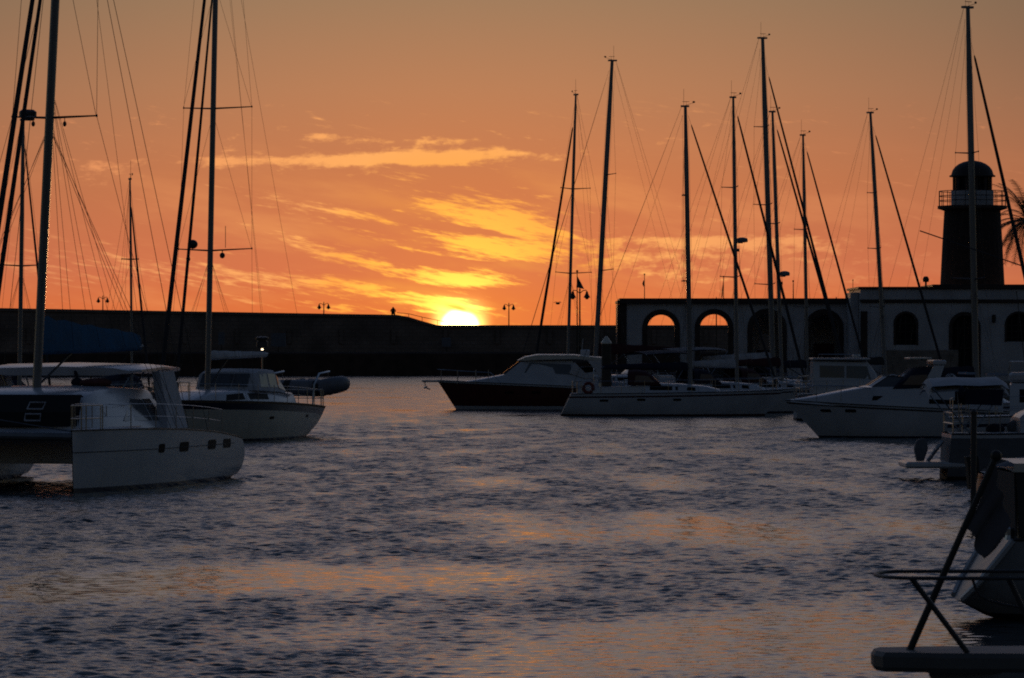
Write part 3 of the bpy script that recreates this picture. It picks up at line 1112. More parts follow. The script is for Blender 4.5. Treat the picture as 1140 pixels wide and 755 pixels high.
def sprayhood(parent, x0, x1, hw, z0, z1, m_, name='sprayhood', window=CLEAR):
    """Folding hood: front leans aft, open behind."""
    mb = MB()
    n = 10
    L_ = x0 - x1
    prof = [(x0, 0.0), (x0 - .28 * L_, .62), (x0 - .48 * L_, .93), (x0 - .75 * L_, 1.0), (x1, .97)]
    rows = []
    for x, f in prof:
        rw = []
        for k in range(n + 1):
            a = PI * k / n
            y = hw * math.copysign(abs(math.cos(a)) ** .55, math.cos(a))
            rw.append(V3(x, y, z0 + (z1 - z0) * f * (abs(math.sin(a)) ** .4)))
        rows.append(rw)
    mb.grid(rows)
    inner = [[p * 1.0 + V3(-.02, -.03 * math.copysign(1, p.y), -.03) for p in rw] for rw in rows]
    mb.grid(inner)
    s_ = mb.build(name, m_, parent, smooth=True)
    if window:
        mb = MB()
        a, b = prof[0], prof[1]
        for y0_, y1_ in ((-.8, -.28), (-.24, .24), (.28, .8)):
            q = []
            for y, k in ((y0_, .3), (y1_, .3), (y1_, .92), (y0_, .92)):
                q.append(V3(lerp(a[0], b[0], k) + .03, y * hw, z0 + (z1 - z0) * lerp(a[1], b[1], k) * (1 - .25 * abs(y))))
            mb.loft([q, [p + V3(.015, 0, .01) for p in q]])
        for sg in (-1, 1):
            q = [V3(x0 - .22 * L_, sg * (hw + .015), z0 + .12), V3(x0 - .85 * L_, sg * (hw + .015), z0 + .12), V3(x0 - .8 * L_, sg * (hw * .99 + .015), lerp(z0, z1, .62)), V3(x0 - .42 * L_, sg * (hw * .99 + .015), lerp(z0, z1, .58))]
            mb.loft([q, [p + V3(0, sg * .012, 0) for p in q]])
        mb.build('window', window, s_)
    return s_


def steering_wheel(parent, x, y, z, r_=.45):
    mb = MB()
    mb.tube([(x, y + r_ * math.cos(2 * PI * k / 18), z + r_ * math.sin(2 * PI * k / 18)) for k in range(19)], .018, 5, caps=False)
    for k in range(3):
        a = 2 * PI * k / 6
        mb.tube([(x, y - r_ * math.cos(a), z - r_ * math.sin(a)), (x, y + r_ * math.cos(a), z + r_ * math.sin(a))], .01, 4)
    w = mb.build('steering_wheel', STEEL, parent)
    mb = MB()
    mb.lathe((x + .12, y, z - 1.0), [(.16, 0), (.12, .3), (.11, .9), (.14, 1.05), (.02, 1.12)], 8)
    mb.build('pedestal', GEL, parent)


def rig(T, h, mx, bz, tip_w, r0=.10, spr=((.36, .9), (.68, .7)), fore=None, aft=None, boom=None, wires=.006, backs=1, radar=None, ant=True, shroud_x=-.15, my=0.0, inner=None, vane=-1, mm=None, cw=None, sidew=1.0, ins=True, headsail=SAILUV):
    """Mast, spreaders and wires. tip_w: masthead in the world. fore: (x, z, fraction up the mast, radius or 0). boom: (dx, dy, z0, z1, cover material, cover height)."""
    o = T.o
    base = V3(mx, my, bz)
    tip = T.L(tip_w)
    hgt = (tip - base).length

    def on(f, dx_=0.0): return base.lerp(tip, f) + V3(dx_, 0, 0)
    mb = MB()
    fr = [0, .03, .4, .8, .93, 1.0]
    mb.tube([on(f) for f in fr], [r0, r0, r0, r0 * .95, r0 * .72, r0 * .62], 10, ell=(.78, 1.0))
    mb.box(on(1.0, 0) + V3(-.02, 0, .03), (r0 * 3.4, r0 * 1.3, .09))
    mast = mb.build('mast', mm or ALU, o, smooth=True)
    tips = {1: [], -1: []}
    for f, hl in spr:
        for sg in (1, -1):
            mb = MB()
            e = on(f) + V3(-.32 * hl, sg * hl, .05 * hl)
            mb.tube([on(f) + V3(0, sg * r0 * .7, 0), e], [.034, .02], 5)
            mb.ell(e, (.03, .03, .04), 6)
            mb.build('spreader', ALUDK, mast)
            tips[sg].append(e)
    for sg in (1, -1):
        mb = MB()
        dz = h.deckz(mx + shroud_x)
        cp = V3(mx + shroud_x, sg * (cw or h.hw(mx + shroud_x) * .93) , dz)
        top = on(.985)
        pts = [cp] + tips[sg] + [top]
        for a, b in zip(pts, pts[1:]):
            mb.tube([a, b], wires, 4)
        prev = 0
        for i, (f, hl) in enumerate(spr):
            src = cp if i == 0 else tips[sg][i - 1]
            mb.tube([src + V3(.05, 0, 0), on(f - .01)], wires, 4)
            if i == 0:
                mb.tube([cp + V3(-.55, 0, 0), on(f - .015)], wires, 4)
                mb.tube([cp + V3(.5, 0, 0), on(f - .015)], wires, 4)
        if len(spr):
            mb.tube([tips[sg][-1], on(.985)], wires, 4)
        mb.build('shroud', WIRE, o)
    stays = [f_ for f_ in (fore, inner) if f_]
    for fx, fz, ff, fr_ in stays:
        mb = MB()
        a, b = V3(fx, my, fz), on(ff, r0)
        mb.tube([a, b], wires, 4)
        st = mb.build('forestay', WIRE, o)
        if fr_:
            mb = MB()
            ks = [.035, .05, .12, .35, .65, .9, .955, .965]
            rs = [.4, .95, 1.0, .98, .8, .62, .5, .25]
            mb.tube([a.lerp(b, k) + V3(0, 0, 0) for k in ks], [fr_ * q for q in rs], 8)
            mb.build('furled_sail', headsail, st, smooth=True)
            mb = MB()
            d_ = (b - a).normalized()
            mb.tube([a.lerp(b, .012), a.lerp(b, .03)], fr_ * 1.7, 8)
            mb.build('furling_drum', ALUDK, st)
    if aft:
        mb = MB()
        ax, az, half = aft
        top = on(1.0, -r0 * 1.5)
        if backs == 2:
            for sg in (-1, 1):
                mb.tube([top, V3(ax, my + sg * half, az)], wires, 4)
        else:
            mid = V3(ax, my, az).lerp(top, .28)
            mb.tube([top, mid], wires, 4)
            for sg in (-1, 1):
                mb.tube([mid, V3(ax, my + sg * half, az)], wires, 4)
        mb.build('backstay', WIRE, o)
    # halyards along the mast
    mb = MB()
    mb.tube([on(.06, -r0 * 1.35), on(.97, -r0 * 1.35)], wires * .8, 4)
    mb.tube([on(.03, r0 * 1.9) + V3(0, .12, 0), on(.95, r0 * 1.1)], wires * .8, 4)
    mb.build('halyard', WIRE, mast)
    if boom:
        bx, by, z0, z1, cm, ch = boom
        mb = MB()
        a = V3(mx - r0, my, z0)
        b = V3(mx + bx, my + by, z1)
        mb.tube([a, b], [.075, .065], 8)
        bo_ = mb.build('boom', ALU, o, smooth=True)
        mb = MB()
        mb.tube([b, on(.97, -r0)], wires * .8, 4)
        mb.tube([a.lerp(b, .35), V3(mx - .1, my, bz + .1)], .03, 5)
        mb.build('topping_lift', WIRE, bo_)
        if cm:
            mb = MB()
            rings = []
            for i in range(13):
                k = i / 12
                p = a.lerp(b, lerp(.0, .985, k))
                hh_ = ch * (1 - .62 * k ** .8) * (1 + .05 * math.sin(i * 2.3))
                wv = .13 * (1 - .35 * k) * (1 + .08 * math.sin(i * 1.9))
                if i in (0, 12): hh_ *= .8; wv *= .7
                rg = []
                for j in range(12):
                    an = 2 * PI * j / 12
                    yy = math.cos(an) * wv * (1.0 if math.sin(an) < 0 else (1 - .55 * math.sin(an)))
                    zz = -.10 if math.sin(an) < 0 else 0
                    rg.append(p + V3(0, yy, (math.sin(an) * hh_ if math.sin(an) > 0 else .11 * math.sin(an))))
                rings.append(rg)
            mb.loft(rings)
            mb.build('sail_cover', cm, bo_, smooth=True)
    if ins:
        mb = MB()
        tp_ = on(1.0)
        mb.tube([tp_ + V3(-.08, .05, .05), tp_ + V3(-.08, .05, .9)], .008, 4)
        if ant:
            mb.build('antenna', WIRE, mast)
        mb = MB()
        mb.tube([tp_ + V3(.0, 0, .08), tp_ + V3(vane * -.42, 0, .2)], .008, 4)
        mb.ell(tp_ + V3(vane * -.42, 0, .24), (.07, .03, .05), 6)
        mb.tube([tp_ + V3(.05, 0, .08), tp_ + V3(.05, 0, .26)], .006, 4)
        mb.tube([tp_ + V3(.2, 0, .26), tp_ + V3(-.15, 0, .26)], .012, 4)
        mb.build('wind_vane', WIRE, mast)
    if radar:
        f, sgn, rr = radar
        mb = MB()
        c = on(f, sgn * (r0 + rr * 1.05))
        mb.lathe(c, [(rr * .3, -.12), (rr * .95, -.10), (rr, 0), (rr * .9, .10), (rr * .3, .15)], 12)
        mb.box(c + V3(-sgn * rr * .55, 0, -.14), (rr * 1.2, .12, .05))
        mb.build('radar', HYPAL, mast, smooth=True)
        mb = MB()
        mb.box(on(f - .035, sgn * (r0 + .07)), (.12, .1, .16))
        mb.build('deck_light', ALUDK, mast)
    return mast


# ------------------------------------------------------------------ a stock sailing yacht with variations
def yacht(lab, mast_px, Y, tip, bow_px, L, B, mfrac, theta=0.0, fb=1.25, hullm=GEL, stripem=NAVY, coverm=OFFW, boomz=1.15, ch=.42, r0=.095, frl=.062, spr=((.36, .95), (.68, .75)),
          radar=None, hood=NAVYC, ff=.97, group='sailing yachts moored in the row by the arcade', topm=GEL, boomlen=.36, wires=.006, rail=True, backs=2, mizzen=False, bimini=None, aftx=None, stern=.55, headsail=SAILUV):
    """mast_px, Y: column and distance of the mast foot. tip: pixel of the masthead. mfrac: mast position from the bow as part of L."""
    mxw = (mast_px - 570) / F * Y
    mx = L / 2 - mfrac * L
    c, s_ = math.cos(theta), math.sin(theta)
    T = Thing('sailing_yacht', lab, 'sailing yacht', (mxw - mx * c, Y - mx * s_, 0), theta, group)
    h = Hull(L, B, fb, fb - .13, fb - .18, bow=.95, stern=stern, sw=.72, draft=.6, sz=-.02)
    h.build(T.o, [ANTI, stripem, hullm, stripem, topm], boot=.1, stripe=(.2, .12))
    h.portlights(T.o, [L * .02, -L * .14], fb - .45, .4, .12)
    dz = h.deckz(mx)
    w = B / 2
    cabin(T.o, [(mx + L * .13, w * .32, w * .22, dz - .05, dz + .12), (mx + L * .07, w * .50, w * .40, dz - .05, dz + .3), (mx - L * .05, w * .64, w * .52, dz - .05, dz + .42),
                (mx - L * .2, w * .68, w * .56, dz - .05, dz + .46), (mx - L * .215, w * .68, w * .55, dz - .05, dz + .44)], GEL,
          win=[([(mx + L * .02, .35), (mx - L * .07, .35), (mx - L * .07, .75), (mx + .2, .75)], GLASS, 'window'), ([(mx - L * .085, .35), (mx - L * .185, .35), (mx - L * .185, .8), (mx - L * .085, .78)], GLASS, 'window')])
    xc = mx - L * .2
    for sg in (-1, 1):
        mb = MB()
        mb.grid([[V3(xc, sg * w * .58, dz - .05), V3(xc, sg * w * .56, dz + .34), V3(xc, sg * w * .42, dz + .34), V3(xc, sg * w * .42, dz - .05)],
                 [V3(-L / 2 + .9, sg * w * .55, dz - .1), V3(-L / 2 + .9, sg * w * .53, dz + .22), V3(-L / 2 + .9, sg * w * .42, dz + .22), V3(-L / 2 + .9, sg * w * .42, dz - .1)]])
        mb.build('coaming', GEL, T.o)
    if hood:
        sprayhood(T.o, xc + .75, xc - .85, w * .62, dz + .38, dz + 1.15, hood)
    steering_wheel(T.o, -L / 2 + 1.7, 0, dz + .75)
    if bimini:
        bim = MB()
        x0, x1 = xc - 1.1, -L / 2 + .6
        rows = [[V3(x, w * .72 * y, dz + 1.9 + .14 * (1 - y * y) + .05 * math.sin(i * 1.1)) for y in (-1, -.6, -.2, .2, .6, 1)] for i, x in enumerate([lerp(x0, x1, k / 4) for k in range(5)])]
        bim.grid(rows); bim.grid([[p - V3(0, 0, .05) for p in rw] for rw in rows])
        bi = bim.build('bimini', bimini, T.o, smooth=True)
        for sg in (-1, 1):
            mb = MB()
            for x in (x0, x1):
                mb.tube([V3((x0 + x1) / 2, sg * w * .8, dz), V3(x, sg * w * .72, dz + 1.88)], .014, 4)
            mb.build('bimini_frame', STEEL, bi)
    if rail:
        rails(T.o, h, .06, .9, 8)
    fore_x = L / 2 - .25
    if bow_px:
        # solve for the stem position seen at that column
        fore_x = min(L / 2 - .1, max(mx + 1.2, fore_x))
    rig(T, h, mx, dz + .40, P(tip[0], tip[1], Y), r0, spr, fore=(fore_x, h.deckz(fore_x) + .15, ff, frl), aft=(aftx if aftx is not None else -L / 2 + .5, h.fs, w * .5), backs=backs,
        boom=(-L * boomlen, 0, dz + boomz, dz + boomz + .05, coverm, ch), radar=radar, wires=wires, headsail=headsail)
    return T, h, dz


def row_len(mast_px, bow_px, Y, mfrac):
    """Length of a broadside yacht from the columns of its mast foot and its forestay foot."""
    return (abs(bow_px - mast_px) / F * Y / mfrac + .15) / math.cos(R(26))


# D: the white yacht in front of the row
yD, hD, dzD = yacht('white sailing yacht broadside in front of the arcade, burgundy sprayhood, bow to the right', 768.5, 202, (763, 119), 870, 11.15, 3.7, .415, 0, 1.28, GEL, BURG, NAVYC, 1.2, .34, .125, .066,
                ((.37, .9), (.68, .65)), hood=BURG, group=None, boomlen=.40)
hD.portlights(yD.o, [-3.5], .78, .42, .12)
# things seen on D's deck
for nm, lab, cat_, px, py, Y, build in (('lifebuoy', 'round red lifebuoy on the stern rail of the white yacht with the burgundy sprayhood', 'lifebuoy', 655, 432, 201, 0),):
    c = P(px, py, Y)
    mb = MB()
    mb.tube([(.24 * math.cos(2 * PI * k / 16), 0, .24 * math.sin(2 * PI * k / 16)) for k in range(17)], .085, 8, caps=False)
    o = mb.build(nm, RED, loc=c, smooth=True)
    tag(o, lab, cat_)
mb = MB()
c = P(739, 430.5, 202)
mb.rbox((0, 0, 0), (1.02, .8, .34), .06)
tag(mb.build('deck_box', BURG, loc=c), 'low burgundy covered box on the deck behind the burgundy sprayhood', 'box')
mb = MB()
c = P(705.5, 432, 201.2)
mb.rbox((0, 0, 0), (.3, .2, .28), .06)
tag(mb.build('bucket', BLUE, loc=c), 'small blue bucket on the deck below the burgundy sprayhood', 'bucket')

# the row behind D, bows to the right
yacht('sailing yacht whose mast rises right of the second arch with a radar halfway up', 820.5, 209.5, (816.3, 109), 904, row_len(820.5, 904, 209.5, .40), 3.4, .40, R(26), 1.3, GEL, NAVY, OFFW, 1.25, .40, .10, .08,
      ((.37, 1.05), (.685, .85)), radar=(.50, 1, .3), hood=NAVYC, bimini=NAVYC)
yacht('sailing yacht with the slim mast just right of the tallest one and a low radar', 870.5, 215.5, (860, 125), 952, row_len(870.5, 952, 215.5, .41), 3.4, .41, R(26), 1.3, GEL, BURG, BURG, 1.3, .42, .105, .075,
      ((.30, .95), (.586, .8)), radar=(.40, 1, .28), hood=BURG)
yacht('sailing yacht carrying the tallest mast of the row in front of the arcade', 861, 221, (849, 43), 951, row_len(861, 951, 221, .40), 3.8, .40, R(26), 1.45, NAVY, OFFW, OFFW, 1.35, .5, .155, .075,
      ((.275, 1.1), (.51, 1.0), (.74, .8)), hood=GREYC, ff=.92, bimini=GREYC)
yacht('sailing yacht with the short slender mast left of the fourth arch', 899, 227.5, (894, 151), 975, row_len(899, 975, 227.5, .40), 3.2, .40, R(26), 1.25, GEL, NAVY, NAVYC, 1.2, .4, .095, .07,
      ((.30, .9), (.616, .75)), hood=NAVYC)
yacht('sailing yacht whose left leaning mast stands in front of the step between the buildings', 986, 233, (969, 126), 1058, row_len(986, 1058, 233, .40), 3.4, .40, R(22), 1.3, GEL, NAVY, BLACKC, 1.3, .4, .12, .08,
      ((.27, .9), (.49, .8), (.70, .6)), hood=BLACKC, ff=.95)
# bows to the left, behind the dark motor yacht
yacht('yacht with the tall right leaning mast left of the arcade and burgundy boom cover', 662, 236, (681.5, 68), 577, row_len(662, 577, 236, .40), 3.9, .40, PI + R(14), 1.45, GEL, BURG, BURG, 1.75, .62, .15, .02,
      ((.334, 1.3), (.638, 1.0)), hood=BURG, boomlen=.44)
th5 = PI - R(62)
yacht('sailing yacht with the thinner mast crossed by the pennant, headsail furled to the left', 631.5, 230, (641, 106), 594, 11.2, 3.5, .40, th5, 1.3, GEL, NAVY, BLACKC, 1.4, .5, .105, .085,
      ((.373, 1.15), (.67, .95)), hood=BLACKC, ff=.92, boomlen=.3)
# far right: in front of the lighthouse
yacht('sailing yacht whose mast crosses the lighthouse, moored behind the white motor cruiser', 1087, 165, (1077.5, 9), 1187, 10.6, 3.3, .42, R(35), 1.25, GEL, NAVY, NAVYC, 1.15, .42, .15, .085,
      ((.297, 1.0), (.624, .7)), hood=NAVYC, ff=.91, group=None)

y13 = [o for o in bpy.data.objects if o.get('label', '').startswith('sailing yacht whose mast crosses')][0]
mb = MB()
y13_T = Matrix.Translation(y13.location) @ Matrix.Rotation(y13.rotation_euler.z, 4, 'Z')
mb.tube([y13_T.inverted() @ P(1024, 257, 164), y13_T.inverted() @ P(1142, 297.5, 164)], .028, 6)
mb.build('spinnaker_pole', ALUDK, y13)
# boats showing only over the left-hand boats
y4, h4, dz4 = yacht('small sailing yacht with the short mast at the left edge topped by a radar', 21.5, 165, (26, 134), 60, 9.5, 3.1, .40, R(-62), 1.2, GEL, NAVY, NAVYC, 1.1, .4, .11, .055, ((.47, .95),), hood=NAVYC, group='sailing yachts moored behind the catamaran', ff=.93)
mt = bpy.data.objects[[o.name for o in y4.o.children if o.name.startswith('mast')][0]]
mb = MB()
c = y4.L(P(31, 127, 165))
mb.rbox((c.x, c.y, c.z), (.4, .68, .36), .09)
mb.rbox((c.x, c.y, c.z - .22), (.3, .5, .1), .03)
mb.build('radar', ALUDK, mt, smooth=True)
yacht('small yacht with the thin lone mast between the catamaran and the blue striped yacht', 147, 190, (144.8, 200), 163, 8.8, 2.9, .40, R(-70), 1.15, GEL, NAVY, NAVYC, 1.1, .35, .075, .06, ((.22, 1.15), (.62, .4)), hood=NAVYC,
      group='sailing yachts moored behind the catamaran', ff=.9)

# ------------------------------------------------------------------ B: blue striped yacht with dinghy on davits
TB = Thing('sailing_yacht', 'white sailing yacht with a dark blue sheer stripe and a pale doghouse, dinghy behind it', 'sailing yacht', (-10.52, 149.9, 0), math.atan2(-.949, -.314))
hB = Hull(13.5, 4.1, 1.55, 1.38, 1.15, bow=1.2, stern=-.55, sw=.62, draft=.7, sz=.12)
hB.build(TB.o, [ANTI, NAVY, CREAM, NAVY, TEAK], boot=.1, stripe=(.30, .06))
hB.portlights(TB.o, [-3.6, .4], .85, .34, .11)
cabin(TB.o, [(4.4, .5, .4, 1.35, 1.5), (3.4, .95, .75, 1.35, 1.78), (1.2, 1.25, 1.0, 1.35, 1.88), (-1.0, 1.4, 1.15, 1.3, 1.9), (-3.4, 1.4, 1.2, 1.2, 1.75), (-3.5, 1.4, 1.2, 1.2, 1.7)], GEL,
      win=[([(2.6, .35), (1.2, .35), (1.2, .78), (2.4, .78)], GLASS, 'window'), ([(.8, .35), (-.8, .35), (-.8, .78), (.8, .78)], GLASS, 'window')])
# doghouse with wrap round glass
dg = cabin(TB.o, [(.55, 1.05, .95, 1.85, 1.92), (.1, 1.28, 1.1, 1.85, 2.5), (-.5, 1.3, 1.12, 1.82, 2.62), (-1.8, 1.3, 1.1, 1.78, 2.6), (-2.5, 1.3, .95, 1.72, 2.35), (-3.2, 1.32, .7, 1.66, 1.8)], OFFW, 'doghouse',
           win=[([(-.1, .2), (-.85, .2), (-.85, .82), (-.2, .82)], CLEAR, 'window'), ([(-1.0, .2), (-1.75, .2), (-1.75, .82), (-1.0, .82)], CLEAR, 'window'), ([(-1.9, .2), (-2.7, .2), (-2.35, .8), (-1.9, .82)], CLEAR, 'window')])
for x, w, nm in ((.38, .9, 'windscreen'),):
    mb = MB()
    for y0_, y1_ in ((-.95, -.36), (-.3, .3), (.36, .95)):
        q = [V3(.50 + .02, y0_ * 1.0, 1.98), V3(.50 + .02, y1_, 1.98), V3(.18 + .02, y1_ * .98, 2.45), V3(.18 + .02, y0_ * .98, 2.45)]
        mb.loft([[p - V3(.05, 0, 0) for p in q], [p + V3(.03, 0, .02) for p in q]])
    mb.build(nm, CLEAR, dg)
mastB = rig(TB, hB, 2.0, 1.9, P(242.5, -135, 148), .128, ((.272, 1.45), (.55, 1.35), (.80, .9)), fore=(6.45, 1.75, .96, .088), inner=(5.0, 1.7, .82, .064), aft=(-6.4, 1.2, .9),
            boom=(-5.6, .1, 3.08, 3.18, OFFW, .26), backs=2, wires=.0055)
for px, py, nm, d_ in ((214.5, 272, 'radar_dome', (.19, .19, .17)), (209.5, 288.5, 'deck_light', (.08, .08, .1)), (247.5, 284.5, 'radar_reflector', (.10, .10, .11))):
    mb = MB()
    c = TB.L(P(px, py, 148))
    mb.ell(c, d_, 12)
    a = c + V3(0, 0, d_[2] if 'dome' not in nm else -d_[2])
    mb.tube([a, a + V3(0, 0, .1 if 'dome' not in nm else -.06)], .02, 4)
    mb.build(nm, ALUDK, mastB, smooth=True)
mb = MB()
a = TB.L(P(251, 276, 148)); mb.tube([a, a + V3(0, 0, .8)], .012, 4)
mb.build('antenna', WIRE, mastB)
rails(TB.o, hB, .06, .9, 9, hh=.65)
steering_wheel(TB.o, -4.3, 0, 1.95, .4)
for sg in (-1, 1):
    mb = MB()
    mb.tube([(-6.2, sg * .95, 1.15), (-6.35, sg * .95, 2.0), (-6.9, sg * .95, 2.42), (-8.0, sg * .95, 2.5)], .04, 6)
    mb.tube([(-7.85, sg * .95, 2.48), (-7.9, sg * .95, 2.05)], .01, 4)
    mb.build('davit', STEEL, TB.o, smooth=True)
# stern post with a lit lamp
mb = MB()
mb.tube([(-4.2, -.33, 1.5), (-4.2, -.33, 3.28)], .035, 6)
pst = mb.build('lamp_post', STEEL, TB.o)
mb = MB()
mb.lathe((-4.2, -.33, 3.42), [(.05, -.02), (.2, .0), (.23, .05), (.23, .22), (.19, .25), (.19, .30), (.26, .33), (.26, .40), (.08, .44)], 10)
mb.build('lamp_housing', ALUDK, pst)
mb = MB()
mb.ell((-4.2, -.33, 3.36), (.05, .05, .035), 10)
mb.build('lamp_bulb', LITE, pst)

# inflatable dinghy hanging across the davits
dn = Thing('inflatable_dinghy', 'grey inflatable dinghy hung from davits behind the blue striped yacht', 'dinghy', TB.W((-7.95, .12, 1.62)), math.atan2(-.949, -.314) + PI / 2)
mb = MB()
pth, rad = [], []
for k in range(17):
    a = PI * (k / 16) - PI / 2
    if k <= 16:
        pth.append(V3(.75 + .62 * math.cos(a), .56 * math.sin(a), .28 + .13 * math.cos(a)))
pth = [V3(-1.38, -.56, .26), V3(-1.25, -.56, .26), V3(-.5, -.56, .26)] + pth + [V3(-.5, .56, .26), V3(-1.25, .56, .26), V3(-1.38, .56, .26)]
rad = [.06, .26] + [.30] * (len(pth) - 4) + [.26, .06]
mb.tube(pth, rad, 12)
mb.build('tube', HYPAL, dn.o, smooth=True)
mb = MB()
mb.loft([[(-1.15, -.5, .12), (-1.15, .5, .12), (-1.15, .0, -.08)], [(.6, -.45, .14), (.6, .45, .14), (.6, 0, -.1)], [(1.25, -.05, .2), (1.25, .05, .2), (1.25, 0, .15)]])
mb.build('hull', GREYC, dn.o)
mb = MB()
mb.box((-1.12, 0, .3), (.06, .92, .5)); mb.build('transom', WOODP, dn.o)
for x in (-.62, .58):
    mb = MB()
    for sg in (-1, 1):
        mb.tube([(x + .14 * math.cos(2 * PI * k / 1) * 0 + q, sg * .56, .26) for k, q in ((0, -.13), (1, .13))], .312, 12)
    mb.build('strap', RUBBER, dn.o)
mb = MB()
mb.rbox((-.05, 0, .46), (.24, 1.0, .05), .02); mb.build('thwart', GREYC, dn.o)
mb = MB()
for x in (.05, .25, -.3):
    mb.ell((x, .1, .52), (.14, .3, .09), 8)
mb.build('stowed_cover', GREYC, dn.o, smooth=True)

# ------------------------------------------------------------------ A: catamaran
TH = math.atan2(-.975, -.223)
TA = Thing('catamaran', 'large white sailing catamaran with a blue boom cover, bows toward the viewer', 'catamaran', (-11.96, 101.7, 0), TH)
for sg in (1, -1):
    hA = Hull(11.7, 1.95, 1.48, 1.38, 1.08, bow=.12, stern=.25, sw=.90, draft=.45, sz=.02, e0=.16, e1=.25, fullness=2.4, y0=2.9 * sg, x0=-.15, bulge=.42)
    hA.build(TA.o, [NAVY, NAVY, GEL, GEL, GEL], boot=.12, stripe=(.2, .1))
    # thin dark line along the topside
    mb = MB()
    for sd_ in (-1, 1):
        mb.tube([hA.pt(t, .97, sd_) + V3(0, sd_ * .004, 0) for t in [i / 20 for i in range(2, 21)]], .012, 4)
    mb.build('rubbing_line', ALUDK, TA.o)
    hA.portlights(TA.o, [-.15, -2.5, -4.0], .98, .68, .27, (1 if sg > 0 else -1,), GLASS)
    hA.portlights(TA.o, [1.45], .98, .36, .24, (1 if sg > 0 else -1,), GLASS)
    if sg > 0: hAp = hA
    else: hAs = hA
    # stern steps
    mb = MB()
    mb.rbox((-5.0, 2.9 * sg, .96), (.8, 1.1, .3), .05)
    mb.build('transom_step', GEL, TA.o)
    rails(TA.o, hA, .2, .9, 6, hh=.58, pulpit=True, pushpit=False, bow_ext=.05)
# bridge deck
mb = MB()
sec = [(2.92, .62, 1.35), (2.3, .6, 1.46), (1.0, .58, 1.48), (-4.0, .6, 1.45), (-4.5, .7, 1.42)]
mb.loft([[(x, -2.25, z1), (x, -2.25, z0 + .15), (x, -1.9, z0), (x, 1.9, z0), (x, 2.25, z0 + .15), (x, 2.25, z1)] for x, z0, z1 in sec])
mb.build('bridge_deck', GEL, TA.o)
mb = MB()
mb.tube([(5.0, -2.9, 1.32), (5.0, 0, 1.36), (5.0, 2.9, 1.32)], .1, 10)
mb.tube([(5.0, -2.9, 1.42), (4.95, 0, 1.85), (5.0, 2.9, 1.42)], .015, 4)
mb.build('crossbeam', ALU, TA.o)
mb = MB()
mb.grid([[(x, y, 1.36 - .06 * (1 - (y / 2.1) ** 2)) for y in (-2.1, -1.4, -.7, 0, .7, 1.4, 2.1)] for x in (2.95, 3.6, 4.3, 4.9)])
mb.build('trampoline', BLACKC, TA.o)
mb = MB()
mb.rbox((3.9, 0, 1.39), (2.1, .42, .12), .03)
mb.build('walkway', GEL, TA.o)
# coachroof, dark wrapped windscreen with a sunshade
cr = cabin(TA.o, [(2.15, 1.75, 1.7, 1.44, 1.55), (1.95, 1.85, 1.66, 1.44, 1.86), (1.35, 2.0, 1.72, 1.44, 2.24), (.5, 2.1, 1.75, 1.44, 2.40), (-1.2, 2.25, 1.75, 1.42, 2.46), (-3.2, 2.35, 1.8, 1.4, 2.40), (-3.6, 2.35, 1.8, 1.4, 2.36)], GEL, 'coachroof',
           win=[([(-.55, .18), (-2.5, .18), (-2.5, .70), (-1.7, .72)], CLEAR, 'side_window'), ([(-2.62, .18), (-3.35, .18), (-3.15, .74), (-2.62, .72)], CLEAR, 'side_window')])
mb = MB()
rows = []
for k in range(13):
    y = lerp(-1.80, 1.80, k / 12)
    cv = .20 * (abs(y) / 1.80) ** 3
    rows.append([V3(2.30 - cv * .9, y, 1.52), V3(2.17 - cv * 1.0, y * .985, 1.87), V3(1.58 - cv * .9, y * .93, 2.29)])
mb.grid(rows)
mb.grid([[p - V3(.12, 0, .03) for p in rw] for rw in rows])
ws_ = mb.build('windscreen_cover', mat('windscreen_cover_cloth', (.012, .012, .014), .9), cr)
# the two zeros sewn on the cover
for z0_, z1_ in ((1.66, 1.82), (1.94, 2.10)):
    mb = MB()
    yc, wv = .70, .20

    def fx(z):
        return (2.30 - (z - 1.52) / .35 * .13 if z < 1.87 else 2.17 - (z - 1.87) / .42 * .59) + .035
    q = [V3(fx(z0_), yc - wv, z0_), V3(fx(z0_), yc + wv, z0_), V3(fx(z1_), yc + wv, z1_), V3(fx(z1_), yc - wv, z1_), V3(fx(z0_), yc - wv, z0_)]
    mb.tube(q, .022, 4)
    mb.build('number_zero', OFFW, ws_)
# hardtop on pillars
mb = MB()
rings = []
for x, w, z in ((-1.55, 1.9, 2.80), (-1.75, 2.2, 2.83), (-3.2, 2.35, 2.90), (-4.5, 2.35, 2.86), (-4.75, 2.2, 2.83)):
    rings.append([(x, -w, z), (x, -w, z + .06), (x, -w * .8, z + .13), (x, 0, z + .17), (x, w * .8, z + .13), (x, w, z + .06), (x, w, z), (x, w * .7, z - .06), (x, -w * .7, z - .06)])
mb.loft(rings)
mb.build('hardtop', GEL, TA.o, smooth=True)
for sg in (1, -1):
    mb = MB()
    mb.loft([[(-3.05, sg * 2.48, 1.36), (-4.75, sg * 2.48, 1.36), (-4.75, sg * 2.2, 1.36), (-3.05, sg * 2.2, 1.36)],
             [(-3.0, sg * 2.42, 2.1), (-4.35, sg * 2.42, 2.1), (-4.35, sg * 2.18, 2.1), (-3.0, sg * 2.18, 2.1)],
             [(-2.75, sg * 2.34, 2.84), (-4.0, sg * 2.34, 2.84), (-4.0, sg * 2.14, 2.84), (-2.75, sg * 2.14, 2.84)]])
    mb.build('hardtop_pillar', PAINT, TA.o)
    for x in (-1.8, -2.7):
        mb = MB()
        mb.tube([(x + .1, sg * 1.72, 2.42), (x, sg * 1.95, 2.84)], .025, 5)
        mb.build('hardtop_strut', STEEL, TA.o)
mb = MB()
